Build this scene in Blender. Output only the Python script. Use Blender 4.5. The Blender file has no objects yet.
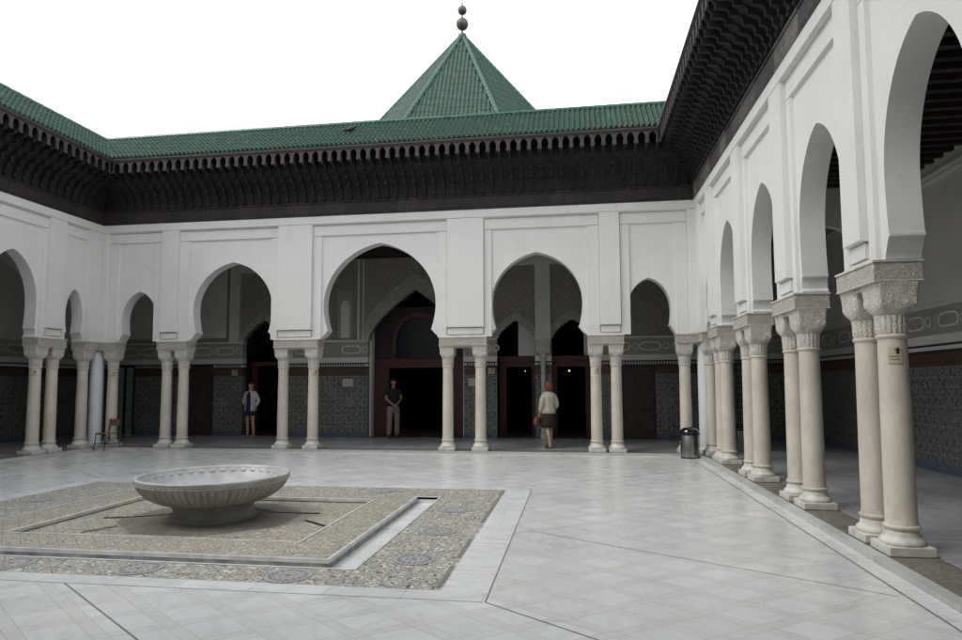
import bpy, bmesh, math, random
from mathutils import Vector, Matrix
random.seed(7)
sc = bpy.context.scene
COL = sc.collection
R = math.radians
pi = math.pi
W = 7.6882            # half width of the courtyard, wall centre line
QF = 15.36            # distance to the wall the camera stands in front of
ZI, ZT = 2.742, 5.80  # top of impost, top of white wall
GD = 3.5              # gallery depth

# ------------------------------------------------------------------ helpers
def tag(o, label=None, cat=None, group=None, kind=None):
    if label: o['label'] = label
    if cat: o['category'] = cat
    if group: o['group'] = group
    if kind: o['kind'] = kind
    return o

def empty(name, loc=(0, 0, 0), rz=0):
    o = bpy.data.objects.new(name, None)
    o.empty_display_size = .2
    o.location = loc
    o.rotation_euler = (0, 0, rz)
    COL.objects.link(o)
    return o

def worldloc(o):
    v = Vector((0, 0, 0))
    m = Matrix.Identity(4)
    ch = []
    while o:
        ch.append(o); o = o.parent
    for c in reversed(ch):
        m = m @ Matrix.LocRotScale(c.location, c.rotation_euler, c.scale)
    return m

def obj(name, bm, mat, parent=None, loc=None, smooth=False, world=False):
    """one mesh object. world=True: the bmesh is in world coordinates"""
    me = bpy.data.meshes.new(name)
    bmesh.ops.recalc_face_normals(bm, faces=bm.faces[:])
    if smooth:
        for f in bm.faces: f.smooth = True
    bm.to_mesh(me); bm.free()
    o = bpy.data.objects.new(name, me)
    COL.objects.link(o)
    for m in (mat if isinstance(mat, (list, tuple)) else [mat]): me.materials.append(m)
    if parent:
        o.parent = parent
        if world:
            o.matrix_local = worldloc(parent).inverted()
    if loc is not None: o.location = loc
    if smooth == 'auto':
        me.set_sharp_from_angle(angle=R(35))
    return o

def dup(o, parent=None, loc=None, rot=None):
    c = o.copy(); COL.objects.link(c)
    if parent: c.parent = parent
    if loc is not None: c.location = loc
    if rot is not None: c.rotation_euler = rot
    for ch in [x for x in sc.objects if x.parent == o]:
        dup(ch, c)
    return c

class MB:
    def __init__(s, f=None):
        s.bm = bmesh.new(); s.f = f or (lambda a, b, c: (a, b, c))
    def v(s, a, b, c): return s.bm.verts.new(s.f(a, b, c))
    def quad(s, *p):
        try: return s.bm.faces.new([s.v(*q) for q in p])
        except ValueError: return None
    def box(s, a0, a1, b0, b1, c0, c1):
        P = [s.v(a, b, c) for a in (a0, a1) for b in (b0, b1) for c in (c0, c1)]
        for q in ((0, 1, 3, 2), (4, 6, 7, 5), (0, 4, 5, 1), (2, 3, 7, 6), (0, 2, 6, 4), (1, 5, 7, 3)):
            s.bm.faces.new([P[i] for i in q])
    def fbox(s, a0, a1, b0, b1, z0, z1, i=(0.01, .01, .01, .01)):
        """box from depth b0 (back) to b1 (front), front face inset (left,right,bottom,top)"""
        A = [s.v(a, b0, z) for a, z in ((a0, z0), (a1, z0), (a1, z1), (a0, z1))]
        B = [s.v(a, b1, z) for a, z in ((a0+i[0], z0+i[2]), (a1-i[1], z0+i[2]), (a1-i[1], z1-i[3]), (a0+i[0], z1-i[3]))]
        s.bm.faces.new(A); s.bm.faces.new(B)
        for k in range(4):
            j = (k+1) % 4
            s.bm.faces.new([A[k], A[j], B[j], B[k]])
    def lathe(s, prof, n=32, c=(0, 0, 0), rf=None, cap=True):
        rings = []
        for r, z in prof:
            ring = []
            for k in range(n):
                a = 2*pi*k/n
                rr = r if rf is None else rf(r, z, a)
                ring.append(s.v(c[0]+rr*math.cos(a), c[1]+rr*math.sin(a), c[2]+z))
            rings.append(ring)
        for A, B in zip(rings, rings[1:]):
            for k in range(n):
                j = (k+1) % n
                s.bm.faces.new([A[k], A[j], B[j], B[k]])
        if cap:
            s.bm.faces.new(rings[0]); s.bm.faces.new(rings[-1])
    def prism(s, pts, b0, b1):
        """polygon in (a,c) extruded along b"""
        A = [s.v(a, b0, c) for a, c in pts]; B = [s.v(a, b1, c) for a, c in pts]
        s.bm.faces.new(A); s.bm.faces.new(B)
        n = len(pts)
        for k in range(n):
            s.bm.faces.new([A[k], A[(k+1) % n], B[(k+1) % n], B[k]])
    def tube(s, p, q, r, n=10, r2=None):
        p, q = Vector(p), Vector(q); d = (q-p).normalized()
        u = d.orthogonal().normalized(); w = d.cross(u)
        r2 = r if r2 is None else r2
        A = [s.v(*(p+r*(math.cos(2*pi*k/n)*u+math.sin(2*pi*k/n)*w))) for k in range(n)]
        B = [s.v(*(q+r2*(math.cos(2*pi*k/n)*u+math.sin(2*pi*k/n)*w))) for k in range(n)]
        for k in range(n): s.bm.faces.new([A[k], A[(k+1) % n], B[(k+1) % n], B[k]])
        s.bm.faces.new(A); s.bm.faces.new(B)
    def arch(s, x0, x1, prof, b0, b1, ztop, cx):
        """wall strip x0..x1 pierced by an arch. prof: list of (half width, z) from bottom to apex"""
        z0 = prof[0][1]
        for b in (b0, b1):
            for (h0, za), (h1, zb) in zip(prof, prof[1:]):
                if zb > za:
                    s.quad((x0, b, za), (cx-h0, b, za), (cx-h1, b, zb), (x0, b, zb))
                    s.quad((cx+h0, b, za), (x1, b, za), (x1, b, zb), (cx+h1, b, zb))
            zA = prof[-1][1]
            s.quad((x0, b, zA), (cx, b, zA), (cx, b, ztop), (x0, b, ztop))
            s.quad((cx, b, zA), (x1, b, zA), (x1, b, ztop), (cx, b, ztop))
        for sg in (-1, 1):
            for (h0, za), (h1, zb) in zip(prof, prof[1:]):
                s.quad((cx+sg*h0, b0, za), (cx+sg*h0, b1, za), (cx+sg*h1, b1, zb), (cx+sg*h1, b0, zb))
        for xa, xb in ((x0, cx-prof[0][0]), (cx+prof[0][0], x1)):
            s.quad((xa, b0, z0), (xb, b0, z0), (xb, b1, z0), (xa, b1, z0))
        for x in (x0, x1): s.quad((x, b0, z0), (x, b1, z0), (x, b1, ztop), (x, b0, ztop))
        s.quad((x0, b0, ztop), (x1, b0, ztop), (x1, b1, ztop), (x0, b1, ztop))
        bmesh.ops.remove_doubles(s.bm, verts=s.bm.verts[:], dist=.0004)
    def build(s, name, mat, parent=None, loc=None, smooth=False, world=False):
        return obj(name, s.bm, mat, parent, loc, smooth, world)

def bx(name, a0, a1, b0, b1, c0, c1, mat, parent=None, world=True):
    m = MB(); m.box(a0, a1, b0, b1, c0, c1)
    return m.build(name, mat, parent, world=world)

def bevel(o, w=.006, n=2):
    md = o.modifiers.new('bevel', 'BEVEL'); md.width = w; md.segments = n; md.limit_method = 'ANGLE'
    return o

# ------------------------------------------------------------------ materials
class NG:
    def __init__(s, name):
        s.m = bpy.data.materials.new(name); s.m.use_nodes = True
        s.t = s.m.node_tree; s.N = s.t.nodes; s.L = s.t.links
        s.b = s.N['Principled BSDF']
    def n(s, typ, **kw):
        o = s.N.new(typ)
        for k, v in kw.items(): setattr(o, k, v)
        return o
    def set(s, sock, v):
        if isinstance(v, bpy.types.NodeSocket): s.L.new(v, sock)
        elif v is not None:
            if isinstance(v, tuple) and len(v) == 3 and sock.type == 'RGBA': v = v+(1,)
            sock.default_value = v
    def math(s, op, a, b=None, c=None):
        o = s.n('ShaderNodeMath', operation=op)
        for i, x in enumerate((a, b, c)): s.set(o.inputs[i], x) if x is not None else None
        return o.outputs[0]
    def mix(s, f, a, b, blend='MIX'):
        o = s.n('ShaderNodeMix', data_type='RGBA', blend_type=blend)
        s.set(o.inputs[0], f); s.set(o.inputs[6], a); s.set(o.inputs[7], b)
        return o.outputs[2]
    def co(s, kind='Object'): return s.n('ShaderNodeTexCoord').outputs[kind]
    def pos(s): return s.n('ShaderNodeNewGeometry').outputs['Position']
    def sep(s, v):
        o = s.n('ShaderNodeSeparateXYZ'); s.L.new(v, o.inputs[0]); return o.outputs
    def comb(s, x, y, z):
        o = s.n('ShaderNodeCombineXYZ')
        for i, q in enumerate((x, y, z)): s.set(o.inputs[i], q)
        return o.outputs[0]
    def map(s, v, scale=(1, 1, 1), rot=(0, 0, 0), loc=(0, 0, 0)):
        o = s.n('ShaderNodeMapping'); s.L.new(v, o.inputs[0])
        o.inputs['Scale'].default_value = scale; o.inputs['Rotation'].default_value = rot; o.inputs['Location'].default_value = loc
        return o.outputs[0]
    def noise(s, v, scale, detail=4, rough=.55, dist=0):
        o = s.n('ShaderNodeTexNoise'); s.L.new(v, o.inputs['Vector'])
        o.inputs['Scale'].default_value = scale; o.inputs['Detail'].default_value = detail
        o.inputs['Roughness'].default_value = rough; o.inputs['Distortion'].default_value = dist
        return o.outputs['Fac']
    def white(s, v):
        o = s.n('ShaderNodeTexWhiteNoise', noise_dimensions='3D'); s.L.new(v, o.inputs['Vector']); return o.outputs
    def vor(s, v, scale, feature='F1', rnd=1.0):
        o = s.n('ShaderNodeTexVoronoi', feature=feature); s.L.new(v, o.inputs['Vector'])
        o.inputs['Scale'].default_value = scale; o.inputs['Randomness'].default_value = rnd
        return o.outputs
    def ramp(s, f, stops, interp='LINEAR'):
        o = s.n('ShaderNodeValToRGB'); s.L.new(f, o.inputs[0]); cr = o.color_ramp; cr.interpolation = interp
        while len(cr.elements) < len(stops): cr.elements.new(.5)
        for e, (p, c) in zip(cr.elements, stops):
            e.position = p; e.color = (c if isinstance(c, tuple) else (c, c, c))+(1,)
        return o.outputs[0]
    def bump(s, h, strength=.3, dist=.01):
        o = s.n('ShaderNodeBump'); s.set(o.inputs['Height'], h)
        o.inputs['Strength'].default_value = strength; o.inputs['Distance'].default_value = dist
        s.L.new(o.outputs[0], s.b.inputs['Normal'])
    def fin(s, color, rough=.6, metal=0, spec=None):
        s.set(s.b.inputs['Base Color'], color); s.set(s.b.inputs['Roughness'], rough)
        s.b.inputs['Metallic'].default_value = metal
        if spec is not None: s.b.inputs['Specular IOR Level'].default_value = spec
        return s.m

def simple(name, col, rough=.6, metal=0, var=.15, scale=6, bump=0, bscale=40, spec=None):
    g = NG(name); c = g.co()
    f = g.noise(c, scale)
    f2 = g.ramp(f, [(.3, 1-var), (.7, 1+var)])
    colr = g.mix(1.0, col, f2, 'MULTIPLY')
    if bump: g.bump(g.noise(c, bscale, 3), bump, .01)
    return g.fin(colr, rough, metal, spec)

M = {}
# painted white wall: faint streaks and dust
g = NG('white_plaster'); p = g.pos()
a = g.noise(p, 1.3, 5, .6); b = g.noise(g.map(p, (7, 7, .7)), 1.0, 4, .6)
f = g.math('MULTIPLY', g.ramp(a, [(.25, .94), (.75, 1.02)]), g.ramp(b, [(.2, .975), (.6, 1.005)]))
g.bump(g.noise(p, 60, 3), .12, .01)
pz = g.sep(p)[2]
drip = g.noise(g.map(p, (9, 9, .35)), 1.0, 5, .65)
top = g.math('MULTIPLY', g.ramp(g.math('DIVIDE', pz, 6.0), [(.86, 0.0), (.965, 1.0)]), g.ramp(drip, [(.50, 0.0), (.72, .35)]))
low = g.math('MULTIPLY', g.ramp(g.math('DIVIDE', pz, 6.0), [(.455, 1.0), (.53, 0.0)]), g.ramp(g.noise(p, 5, 5, .65), [(.40, .0), (.7, .45)]))
cr = g.vor(p, .9, 'DISTANCE_TO_EDGE')[0]
cr = g.math('MULTIPLY', g.ramp(cr, [(.0, 1.0), (.004, 0.0)]), g.ramp(g.noise(p, .8, 3), [(.52, 0.0), (.6, .35)]))
pc = g.mix(1.0, (.77, .765, .735), f, 'MULTIPLY')
pc = g.mix(g.math('MAXIMUM', top, low), pc, (.50, .47, .41)); pc = g.mix(cr, pc, (.4, .38, .35))
M['plaster'] = g.fin(pc, .75)
# intrados / interior plaster
g = NG('interior_plaster'); p = g.pos()
f = g.ramp(g.noise(p, 1.1, 5), [(.25, .85), (.75, 1.1)])
g.bump(g.noise(p, 30, 3), .1, .01)
M['iplaster'] = g.fin(g.mix(1.0, (.72, .70, .655), f, 'MULTIPLY'), .8)
# carved stucco
def carved(name, col, sc_, strength, dark=.45, lattice=True):
    g = NG(name); p = g.pos()
    m = g.map(p, (1, 1, 1))
    w = g.noise(p, sc_*.7, 2)
    v = g.vor(m, sc_, 'DISTANCE_TO_EDGE', .75)[0]
    v2 = g.vor(m, sc_*2.3, 'DISTANCE_TO_EDGE', .9)[0]
    wp = g.n('ShaderNodeVectorMath', operation='MULTIPLY_ADD')
    nz = g.n('ShaderNodeTexNoise'); g.L.new(p, nz.inputs['Vector']); nz.inputs['Scale'].default_value = sc_*.5
    g.L.new(nz.outputs['Color'], wp.inputs[0]); wp.inputs[1].default_value = (.5/sc_,)*3; g.L.new(p, wp.inputs[2])
    f1 = g.vor(wp.outputs[0], sc_*.55, 'F1', .85)[0]
    rings = g.math('SINE', g.math('MULTIPLY', f1, 26.0))
    h = g.math('MAXIMUM', g.ramp(rings, [(.45, 0.0), (.75, 1.0)]), g.math('MULTIPLY', g.ramp(v2, [(.03, 1.0), (.2, 0.0)]), .5))
    if lattice:
        s = g.sep(p); xy = g.math('ADD', s[0], s[1])
        l1 = g.math('ABSOLUTE', g.math('SINE', g.math('MULTIPLY', g.math('ADD', xy, s[2]), 17.0)))
        l2 = g.math('ABSOLUTE', g.math('SINE', g.math('MULTIPLY', g.math('SUBTRACT', xy, s[2]), 17.0)))
        lt = g.ramp(g.math('MINIMUM', l1, l2), [(.08, .6), (.2, 0.0)])
        h = g.math('MAXIMUM', h, lt)
    h.node.use_clamp = True if hasattr(h.node, 'use_clamp') else False
    g.bump(h, strength, .02)
    c2 = tuple(x*dark for x in col)
    cc = g.mix(h, c2, col)
    return g.fin(g.mix(1.0, cc, g.ramp(w, [(.3, .9), (.7, 1.1)]), 'MULTIPLY'), .8)
M['stucco'] = carved('carved_stucco', (.64, .60, .53), 24, 1.0)
M['stucco_frieze'] = carved('carved_stucco_frieze', (.64, .61, .54), 30, .7, .55, False)
M['impost'] = carved('carved_impost_stone', (.70, .655, .58), 24, .9, .68, False)
M['capital'] = carved('carved_capital_stone', (.71, .67, .60), 17, .7, .80, False)
# marble shafts: cream to pinkish
g = NG('shaft_marble'); c = g.co(); oi = g.n('ShaderNodeObjectInfo')
cv = g.comb(g.math('MULTIPLY', oi.outputs['Random'], 40.0), 0.0, 0.0)
va = g.n('ShaderNodeVectorMath', operation='ADD'); g.L.new(c, va.inputs[0]); g.L.new(cv, va.inputs[1]); cc = va.outputs[0]
n1 = g.noise(g.map(cc, (1, 1, .5)), 5, 6, .6, 1.0); n2 = g.noise(cc, 1.5, 3)
base = g.mix(oi.outputs['Random'], (.64, .59, .50), (.60, .535, .465))
vein = g.ramp(n1, [(.40, 1.01), (.5, .955), (.58, 1.01)])
z = g.sep(c)[2]
sh = g.mix(1.0, g.mix(1.0, base, vein, 'MULTIPLY'), g.ramp(n2, [(.3, .88), (.7, 1.08)]), 'MULTIPLY')
wn = g.math('MULTIPLY', g.ramp(z, [(.25, 1.0), (.75, 0.0)]), g.ramp(g.noise(cc, 9, 5, .65), [(.42, 0.0), (.7, .55)]))
sh = g.mix(wn, sh, (.40, .36, .30))
pit = g.ramp(g.noise(cc, 55, 3, .6), [(.62, 0.0), (.72, .5)])
M['shaft'] = g.fin(g.mix(pit, sh, (.44, .38, .31)), g.ramp(g.noise(cc, 6, 3), [(.3, .3), (.7, .5)]))
M['base'] = simple('plinth_marble', (.60, .58, .53), .5, var=.2, scale=9, bump=.1)
M['bluewhite'] = simple('painted_pier', (.66, .69, .70), .55, var=.06, scale=3)
# timber of the eaves
g = NG('dark_carved_wood'); p = g.pos()
s = g.sep(p); xy = g.math('ADD', s[0], s[1])
n1 = g.noise(g.map(p, (3, 3, 30)), 1, 4); n2 = g.noise(p, 2.2, 4)
v = g.vor(p, 28, 'DISTANCE_TO_EDGE')[0]
g.bump(g.math('ADD', g.ramp(v, [(.03, 0.0), (.15, 1.0)]), n1), .6, .012)
M['wood'] = g.fin(g.mix(g.ramp(n2, [(.35, 0.0), (.7, 1.0)]), (.012, .009, .010), (.025, .019, .0195)), .6)
g = NG('weathered_wood_board'); p = g.pos()
M['board'] = None
n1 = g.noise(g.map(p, (2, 2, 25)), 1.5, 5); n2 = g.noise(p, 3.0, 4)
g.bump(n1, .4, .01)
M['board'] = g.fin(g.mix(g.ramp(n2, [(.3, 0.0), (.7, 1.0)]), (.034, .028, .028), (.078, .064, .058)), .7)
for nm_ in ('frieze', 'frieze_grey_lit'):
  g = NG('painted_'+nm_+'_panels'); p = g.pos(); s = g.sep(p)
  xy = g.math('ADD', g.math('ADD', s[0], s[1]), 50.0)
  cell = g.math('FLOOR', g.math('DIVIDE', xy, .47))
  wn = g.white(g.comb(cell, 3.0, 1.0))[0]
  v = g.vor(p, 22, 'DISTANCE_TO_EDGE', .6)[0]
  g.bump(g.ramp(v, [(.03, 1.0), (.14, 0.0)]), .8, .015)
  col = g.ramp(wn, ([(0, (.026, .021, .022)), (.45, (.033, .027, .028)), (.75, (.042, .028, .027)), (1, (.052, .040, .036))] if nm_ == 'frieze' else [(0, (.06, .053, .050)), (.35, (.10, .088, .08)), (.7, (.16, .145, .13)), (1, (.24, .22, .195))]))  # right-eave ramp: weathered greys, lightened in colour to make up for scarce light
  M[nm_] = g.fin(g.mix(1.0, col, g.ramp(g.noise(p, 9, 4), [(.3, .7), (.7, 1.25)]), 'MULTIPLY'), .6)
# green glazed tiles
g = NG('green_glazed_tile'); c = g.co('UV'); p = g.pos()
w = g.n('ShaderNodeTexWhiteNoise', noise_dimensions='2D')
s = g.sep(c); fv = g.comb(g.math('FLOOR', s[0]), g.math('FLOOR', s[1]), 0.0); g.L.new(fv, w.inputs['Vector'])
col = g.ramp(w.outputs[0], [(0, (.015, .070, .042)), (.4, (.020, .090, .056)), (.85, (.024, .102, .062)), (.98, (.032, .12, .075)), (1, (.07, .16, .11))])
dirt = g.noise(p, 1.6, 5, .65)
col = g.mix(g.ramp(dirt, [(.45, 0.0), (.75, .55)]), col, (.055, .060, .036)); col = g.mix(g.ramp(g.noise(p, 11, 4, .7), [(.58, 0.0), (.74, .6)]), col, (.05, .045, .035))
M['tile'] = g.fin(col, g.ramp(g.noise(p, 14, 3), [(.3, .22), (.7, .5)]))
M['ridge'] = simple('green_ridge_tile', (.036, .125, .082), .35, var=.35, scale=9)
# courtyard marble with the diagonal lattice
def floor_mat(name, base, period=.385, ang=36.2, band=.24, gallery=False):
    g = NG(name); p = g.pos(); s = g.sep(p); q = g.math('MULTIPLY', s[1], -1.0)
    ca, sa = math.cos(R(ang)), math.sin(R(ang))
    def fam(sg, off):
        cc = g.math('ADD', g.math('ADD', g.math('MULTIPLY', s[0], -sg*sa), g.math('MULTIPLY', q, ca)), off+40.0)
        d = g.math('DIVIDE', cc, period)
        return g.math('FRACT', d), g.math('FLOOR', d)
    f1, i1 = fam(1, .09); f2, i2 = fam(-1, .02)
    def line(f, at, w):
        d = g.math('ABSOLUTE', g.math('SUBTRACT', f, at))
        return g.ramp(d, [(w*.5, 1.0), (w, 0.0)])
    b1 = g.math('LESS_THAN', f1, band); b2 = g.math('LESS_THAN', f2, band)
    w1 = g.white(g.comb(i1, i2, b1))[0]
    w2 = g.white(g.comb(i1, i2, g.math('ADD', g.math('MULTIPLY', b2, 3.0), b1)))[0]
    ln = g.math('MAXIMUM', g.math('MAXIMUM', line(f1, 0.004, .012), line(f1, band, .012)), g.math('MAXIMUM', line(f2, 0.004, .012), line(f2, band, .012)))
    isb = g.math('MAXIMUM', b1, b2)
    tone = g.ramp(w2, [(0, .94), (.5, 1.0), (1, 1.03)])
    col = g.mix(1.0, base, tone, 'MULTIPLY')
    col = g.mix(g.math('MULTIPLY', isb, .8), col, tuple(x*q_ for x, q_ in zip(base, (.925, .915, .90))))
    # grey veins, direction changes with the slab
    rv = g.n('ShaderNodeVectorRotate', rotation_type='Z_AXIS'); g.L.new(p, rv.inputs['Vector']); g.L.new(g.math('MULTIPLY', w2, 3.0), rv.inputs['Angle'])
    vn = g.noise(g.map(rv.outputs[0], (1.2, 6, 1)), 2.0, 3, .5, .0)
    col = g.mix(1.0, col, g.ramp(vn, [(.36, .93), (.5, 1.0), (.62, 1.02), (.75, .97)]), 'MULTIPLY')
    big = g.noise(p, .55, 4, .6)
    col = g.mix(1.0, col, g.ramp(big, [(.3, .90), (.65, 1.04)]), 'MULTIPLY')
    yel = g.noise(p, 1.1, 5, .7, .3)
    col = g.mix(g.ramp(yel, [(.55, 0.0), (.74, .36)]), col, (.50, .43, .30))
    grime = g.noise(p, 3.0, 4)
    col = g.mix(g.math('MULTIPLY', ln, g.ramp(grime, [(.3, .25), (.7, .80)])), col, (.34, .33, .30))
    rg = g.ramp(g.noise(p, 1.7, 5, .6), [(.3, .20), (.7, .38)])
    g.bump(g.math('MULTIPLY', ln, -1.0), .08, .003)
    return g.fin(col, rg, spec=.5)
M['floor'] = floor_mat('courtyard_marble', (.675, .685, .68))
def slab_mat(name, base, L=.9, axis=0, rough=.3, lw=.010):
    g = NG(name); p = g.pos(); s = g.sep(p)
    d = g.math('DIVIDE', g.math('ADD', s[axis], 40.0), L)
    f, i = g.math('FRACT', d), g.math('FLOOR', d)
    ln = g.math('LESS_THAN', f, lw)
    w = g.white(g.comb(i, 1.0, 2.0))[0]
    col = g.mix(1.0, base, g.ramp(w, [(0, .90), (1, 1.05)]), 'MULTIPLY')
    vn = g.noise(g.map(p, (1.5, 6, 1), (0, 0, .5)), 2.2, 6, .62, 1.0)
    col = g.mix(1.0, col, g.ramp(vn, [(.36, .84), (.5, .99), (.65, 1.03)]), 'MULTIPLY')
    col = g.mix(g.ramp(g.noise(p, 1.6, 5, .7), [(.55, 0.0), (.8, .3)]), col, (.42, .37, .27))
    col = g.mix(g.math('MULTIPLY', ln, .6), col, (.2, .2, .19))
    return g.fin(col, g.ramp(g.noise(p, 2, 4), [(.3, rough-.08), (.7, rough+.12)]))
M['slabx'] = slab_mat('border_marble_across', (.69, .70, .695), .62, 0)
M['slaby'] = slab_mat('border_marble_along', (.69, .70, .695), .85, 1)
M['curbx'] = slab_mat('kerb_marble_across', (.50, .51, .49), 1.3, 0, .4)
M['curby'] = slab_mat('kerb_marble_along', (.50, .51, .49), 1.3, 1, .4)
M['joint'] = simple('joint_mortar', (.20, .195, .18), .8)
# gallery paving: larger square slabs
g = NG('gallery_marble'); p = g.pos(); s = g.sep(p)
w0 = []
for k in (0, 1):
    d = g.math('DIVIDE', g.math('ADD', s[k], 40.0), .6); w0.append((g.math('FRACT', d), g.math('FLOOR', d)))
ln = g.math('MAXIMUM', g.math('LESS_THAN', w0[0][0], .012), g.math('LESS_THAN', w0[1][0], .012))
w = g.white(g.comb(w0[0][1], w0[1][1], 0.0))[0]
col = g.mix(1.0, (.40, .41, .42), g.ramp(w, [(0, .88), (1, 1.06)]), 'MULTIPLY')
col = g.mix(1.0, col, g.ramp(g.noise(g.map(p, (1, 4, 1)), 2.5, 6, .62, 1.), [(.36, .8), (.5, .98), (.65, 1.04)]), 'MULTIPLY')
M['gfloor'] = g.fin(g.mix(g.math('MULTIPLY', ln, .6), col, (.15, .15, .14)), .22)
# mosaics
def mosaic(name, pal, scale, rot=.0, grout=(.40, .385, .345), star=.55, wear=.5, rough=.5):
    g = NG(name); p = g.pos(); s = g.sep(p)
    v = g.vor(p, scale, 'F1', .55); ve = g.vor(p, scale, 'DISTANCE_TO_EDGE', .55)[0]
    r = g.sep(v[1])[0]
    # interlaced star lattice deciding which tesserae are dark
    k = 2*pi/star
    def wv(a):
        x = g.math('ADD', g.math('MULTIPLY', s[0], math.cos(a)*k), g.math('MULTIPLY', g.math('ADD', s[1], s[2]), math.sin(a)*k))
        return g.math('ABSOLUTE', g.math('SINE', x))
    lat = g.math('MINIMUM', g.math('MINIMUM', wv(.0), wv(pi/2)), g.math('MINIMUM', wv(pi/4), wv(-pi/4)))
    rr = g.math('ADD', g.math('MULTIPLY', r, .75), g.math('MULTIPLY', g.ramp(lat, [(.05, 0.0), (.3, 1.0)]), .25))
    n = len(pal)
    col = g.ramp(rr, [(i/n, c) for i, c in enumerate(pal)], 'CONSTANT')
    col = g.mix(g.ramp(ve, [(.03, 1.0), (.07, 0.0)]), col, grout)
    if star > .3:
        col = g.mix(g.ramp(lat, [(.06, .34), (.15, 0.0)]), col, (.10, .12, .145))
        k2 = g.math('ABSOLUTE', g.math('SUBTRACT', lat, .30)); col = g.mix(g.ramp(k2, [(.03, .40), (.09, 0.0)]), col, (.56, .55, .50))
    wr = g.noise(p, 1.4, 5, .7)
    col = g.mix(g.ramp(wr, [(.48, 0.0), (.75, wear)]), col, grout)
    col = g.mix(1.0, col, g.ramp(g.noise(p, 4, 4), [(.3, .86), (.7, 1.1)]), 'MULTIPLY')
    g.bump(ve, .25, .004)
    return g.fin(col, rough)
PALF = [(.03, .045, .065), (.52, .52, .47), (.06, .085, .11), (.60, .56, .45), (.26, .18, .09), (.50, .52, .48), (.06, .055, .05), (.70, .67, .58), (.14, .18, .20), (.52, .42, .24)]
M['mosaic'] = mosaic('floor_mosaic', PALF, 34, star=.33, wear=.14)
M['mosaic2'] = mosaic('platform_mosaic', [(.05, .06, .07), (.52, .49, .40), (.18, .20, .20), (.55, .44, .26), (.24, .16, .08), (.46, .46, .41), (.08, .08, .08), (.62, .58, .48), (.40, .31, .17)], 42, star=.31, wear=.12)
M['mosaic3'] = mosaic('basin_floor_mosaic', [(.13, .13, .12), (.27, .25, .21), (.19, .18, .16), (.30, .27, .21), (.15, .12, .09), (.24, .23, .20)], 42, star=.3, grout=(.2, .19, .17))
M['threshold'] = mosaic('threshold_mosaic', [(.09, .085, .08), (.23, .20, .16), (.14, .13, .12), (.28, .25, .20), (.12, .10, .08), (.20, .18, .15)], 40, star=.25, grout=(.15, .14, .12))
M['medal'] = mosaic('medallion_mosaic', [(.04, .06, .12), (.07, .10, .19), (.20, .22, .26), (.05, .07, .13)], 60, star=.2, wear=.3)
M['medal_light'] = mosaic('medallion_light_mosaic', [(.45, .43, .37), (.36, .36, .33), (.50, .46, .38), (.30, .31, .30)], 46, star=.2, wear=.3)
# zellige dado: repeating stars on walls
def zellige(name, c_dark, c_mid, c_light, k=.34):
    g = NG(name); p = g.pos(); s = g.sep(p); u = g.math('ADD', s[0], s[1]); v = s[2]
    kk = 2*pi/k
    def wv(a, m=1.0):
        return g.math('SINE', g.math('ADD', g.math('MULTIPLY', u, math.cos(a)*kk*m), g.math('MULTIPLY', v, math.sin(a)*kk*m)))
    a1 = g.math('ABSOLUTE', wv(0)); a2 = g.math('ABSOLUTE', wv(pi/2)); a3 = g.math('ABSOLUTE', wv(pi/4)); a4 = g.math('ABSOLUTE', wv(-pi/4))
    lat = g.math('MINIMUM', g.math('MINIMUM', a1, a2), g.math('MINIMUM', a3, a4))
    st = g.math('MULTIPLY', g.math('ADD', g.math('MULTIPLY', wv(0, 2), wv(pi/2, 2)), g.math('MULTIPLY', wv(pi/4, 2), wv(-pi/4, 2))), .5)
    ve = g.vor(p, 45, 'F1', .4); r = g.sep(ve[1])[1]
    base = g.mix(g.ramp(st, [(-.1, 0.0), (.15, 1.0)]), c_dark, c_mid)
    base = g.mix(g.math('MULTIPLY', g.math('GREATER_THAN', r, .72), .7), base, c_light)
    base = g.mix(g.ramp(lat, [(.10, .8), (.2, 0.0)]), base, c_light)
    base = g.mix(1.0, base, g.ramp(g.noise(p, 2, 4), [(.3, .85), (.7, 1.12)]), 'MULTIPLY')
    return g.fin(base, .3)
M['zell'] = zellige('zellige_tiles', (.055, .062, .066), (.125, .132, .124), (.27, .265, .24))
M['zellb'] = zellige('brown_zellige_band', (.045, .026, .02), (.10, .052, .03), (.15, .085, .05), .16)
M['skirt'] = simple('blue_grey_skirting', (.10, .12, .17), .35, var=.2)
M['dline'] = simple('dark_tile_line', (.03, .03, .04), .3)
M['redwood'] = simple('red_brown_joinery', (.075, .022, .017), .5, var=.3, scale=5, bump=.2)
M['screen'] = simple('dark_screen_wood', (.018, .009, .009), .5, var=.3)
M['redmould'] = simple('red_moulding', (.085, .028, .022), .45, var=.25)
M['doorwood'] = simple('brown_door_wood', (.050, .028, .025), .5, var=.3, scale=6, bump=.2)
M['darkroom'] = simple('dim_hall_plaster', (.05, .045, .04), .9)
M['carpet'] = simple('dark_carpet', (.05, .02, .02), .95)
M['ceil'] = simple('dark_ceiling_wood', (.035, .026, .022), .65, var=.4, scale=4, bump=.3)
M['glass'] = simple('dark_glass', (.008, .011, .015), .25, var=.1)
M['iron'] = simple('wrought_iron', (.02, .02, .022), .5)
M['steel'] = simple('brushed_steel', (.42, .42, .43), .27, metal=1, var=.08, scale=3)
M['blackplastic'] = simple('black_plastic', (.012, .012, .016), .28)
M['chrome'] = simple('dark_chrome', (.16, .16, .19), .16, metal=1, var=.05)
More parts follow.
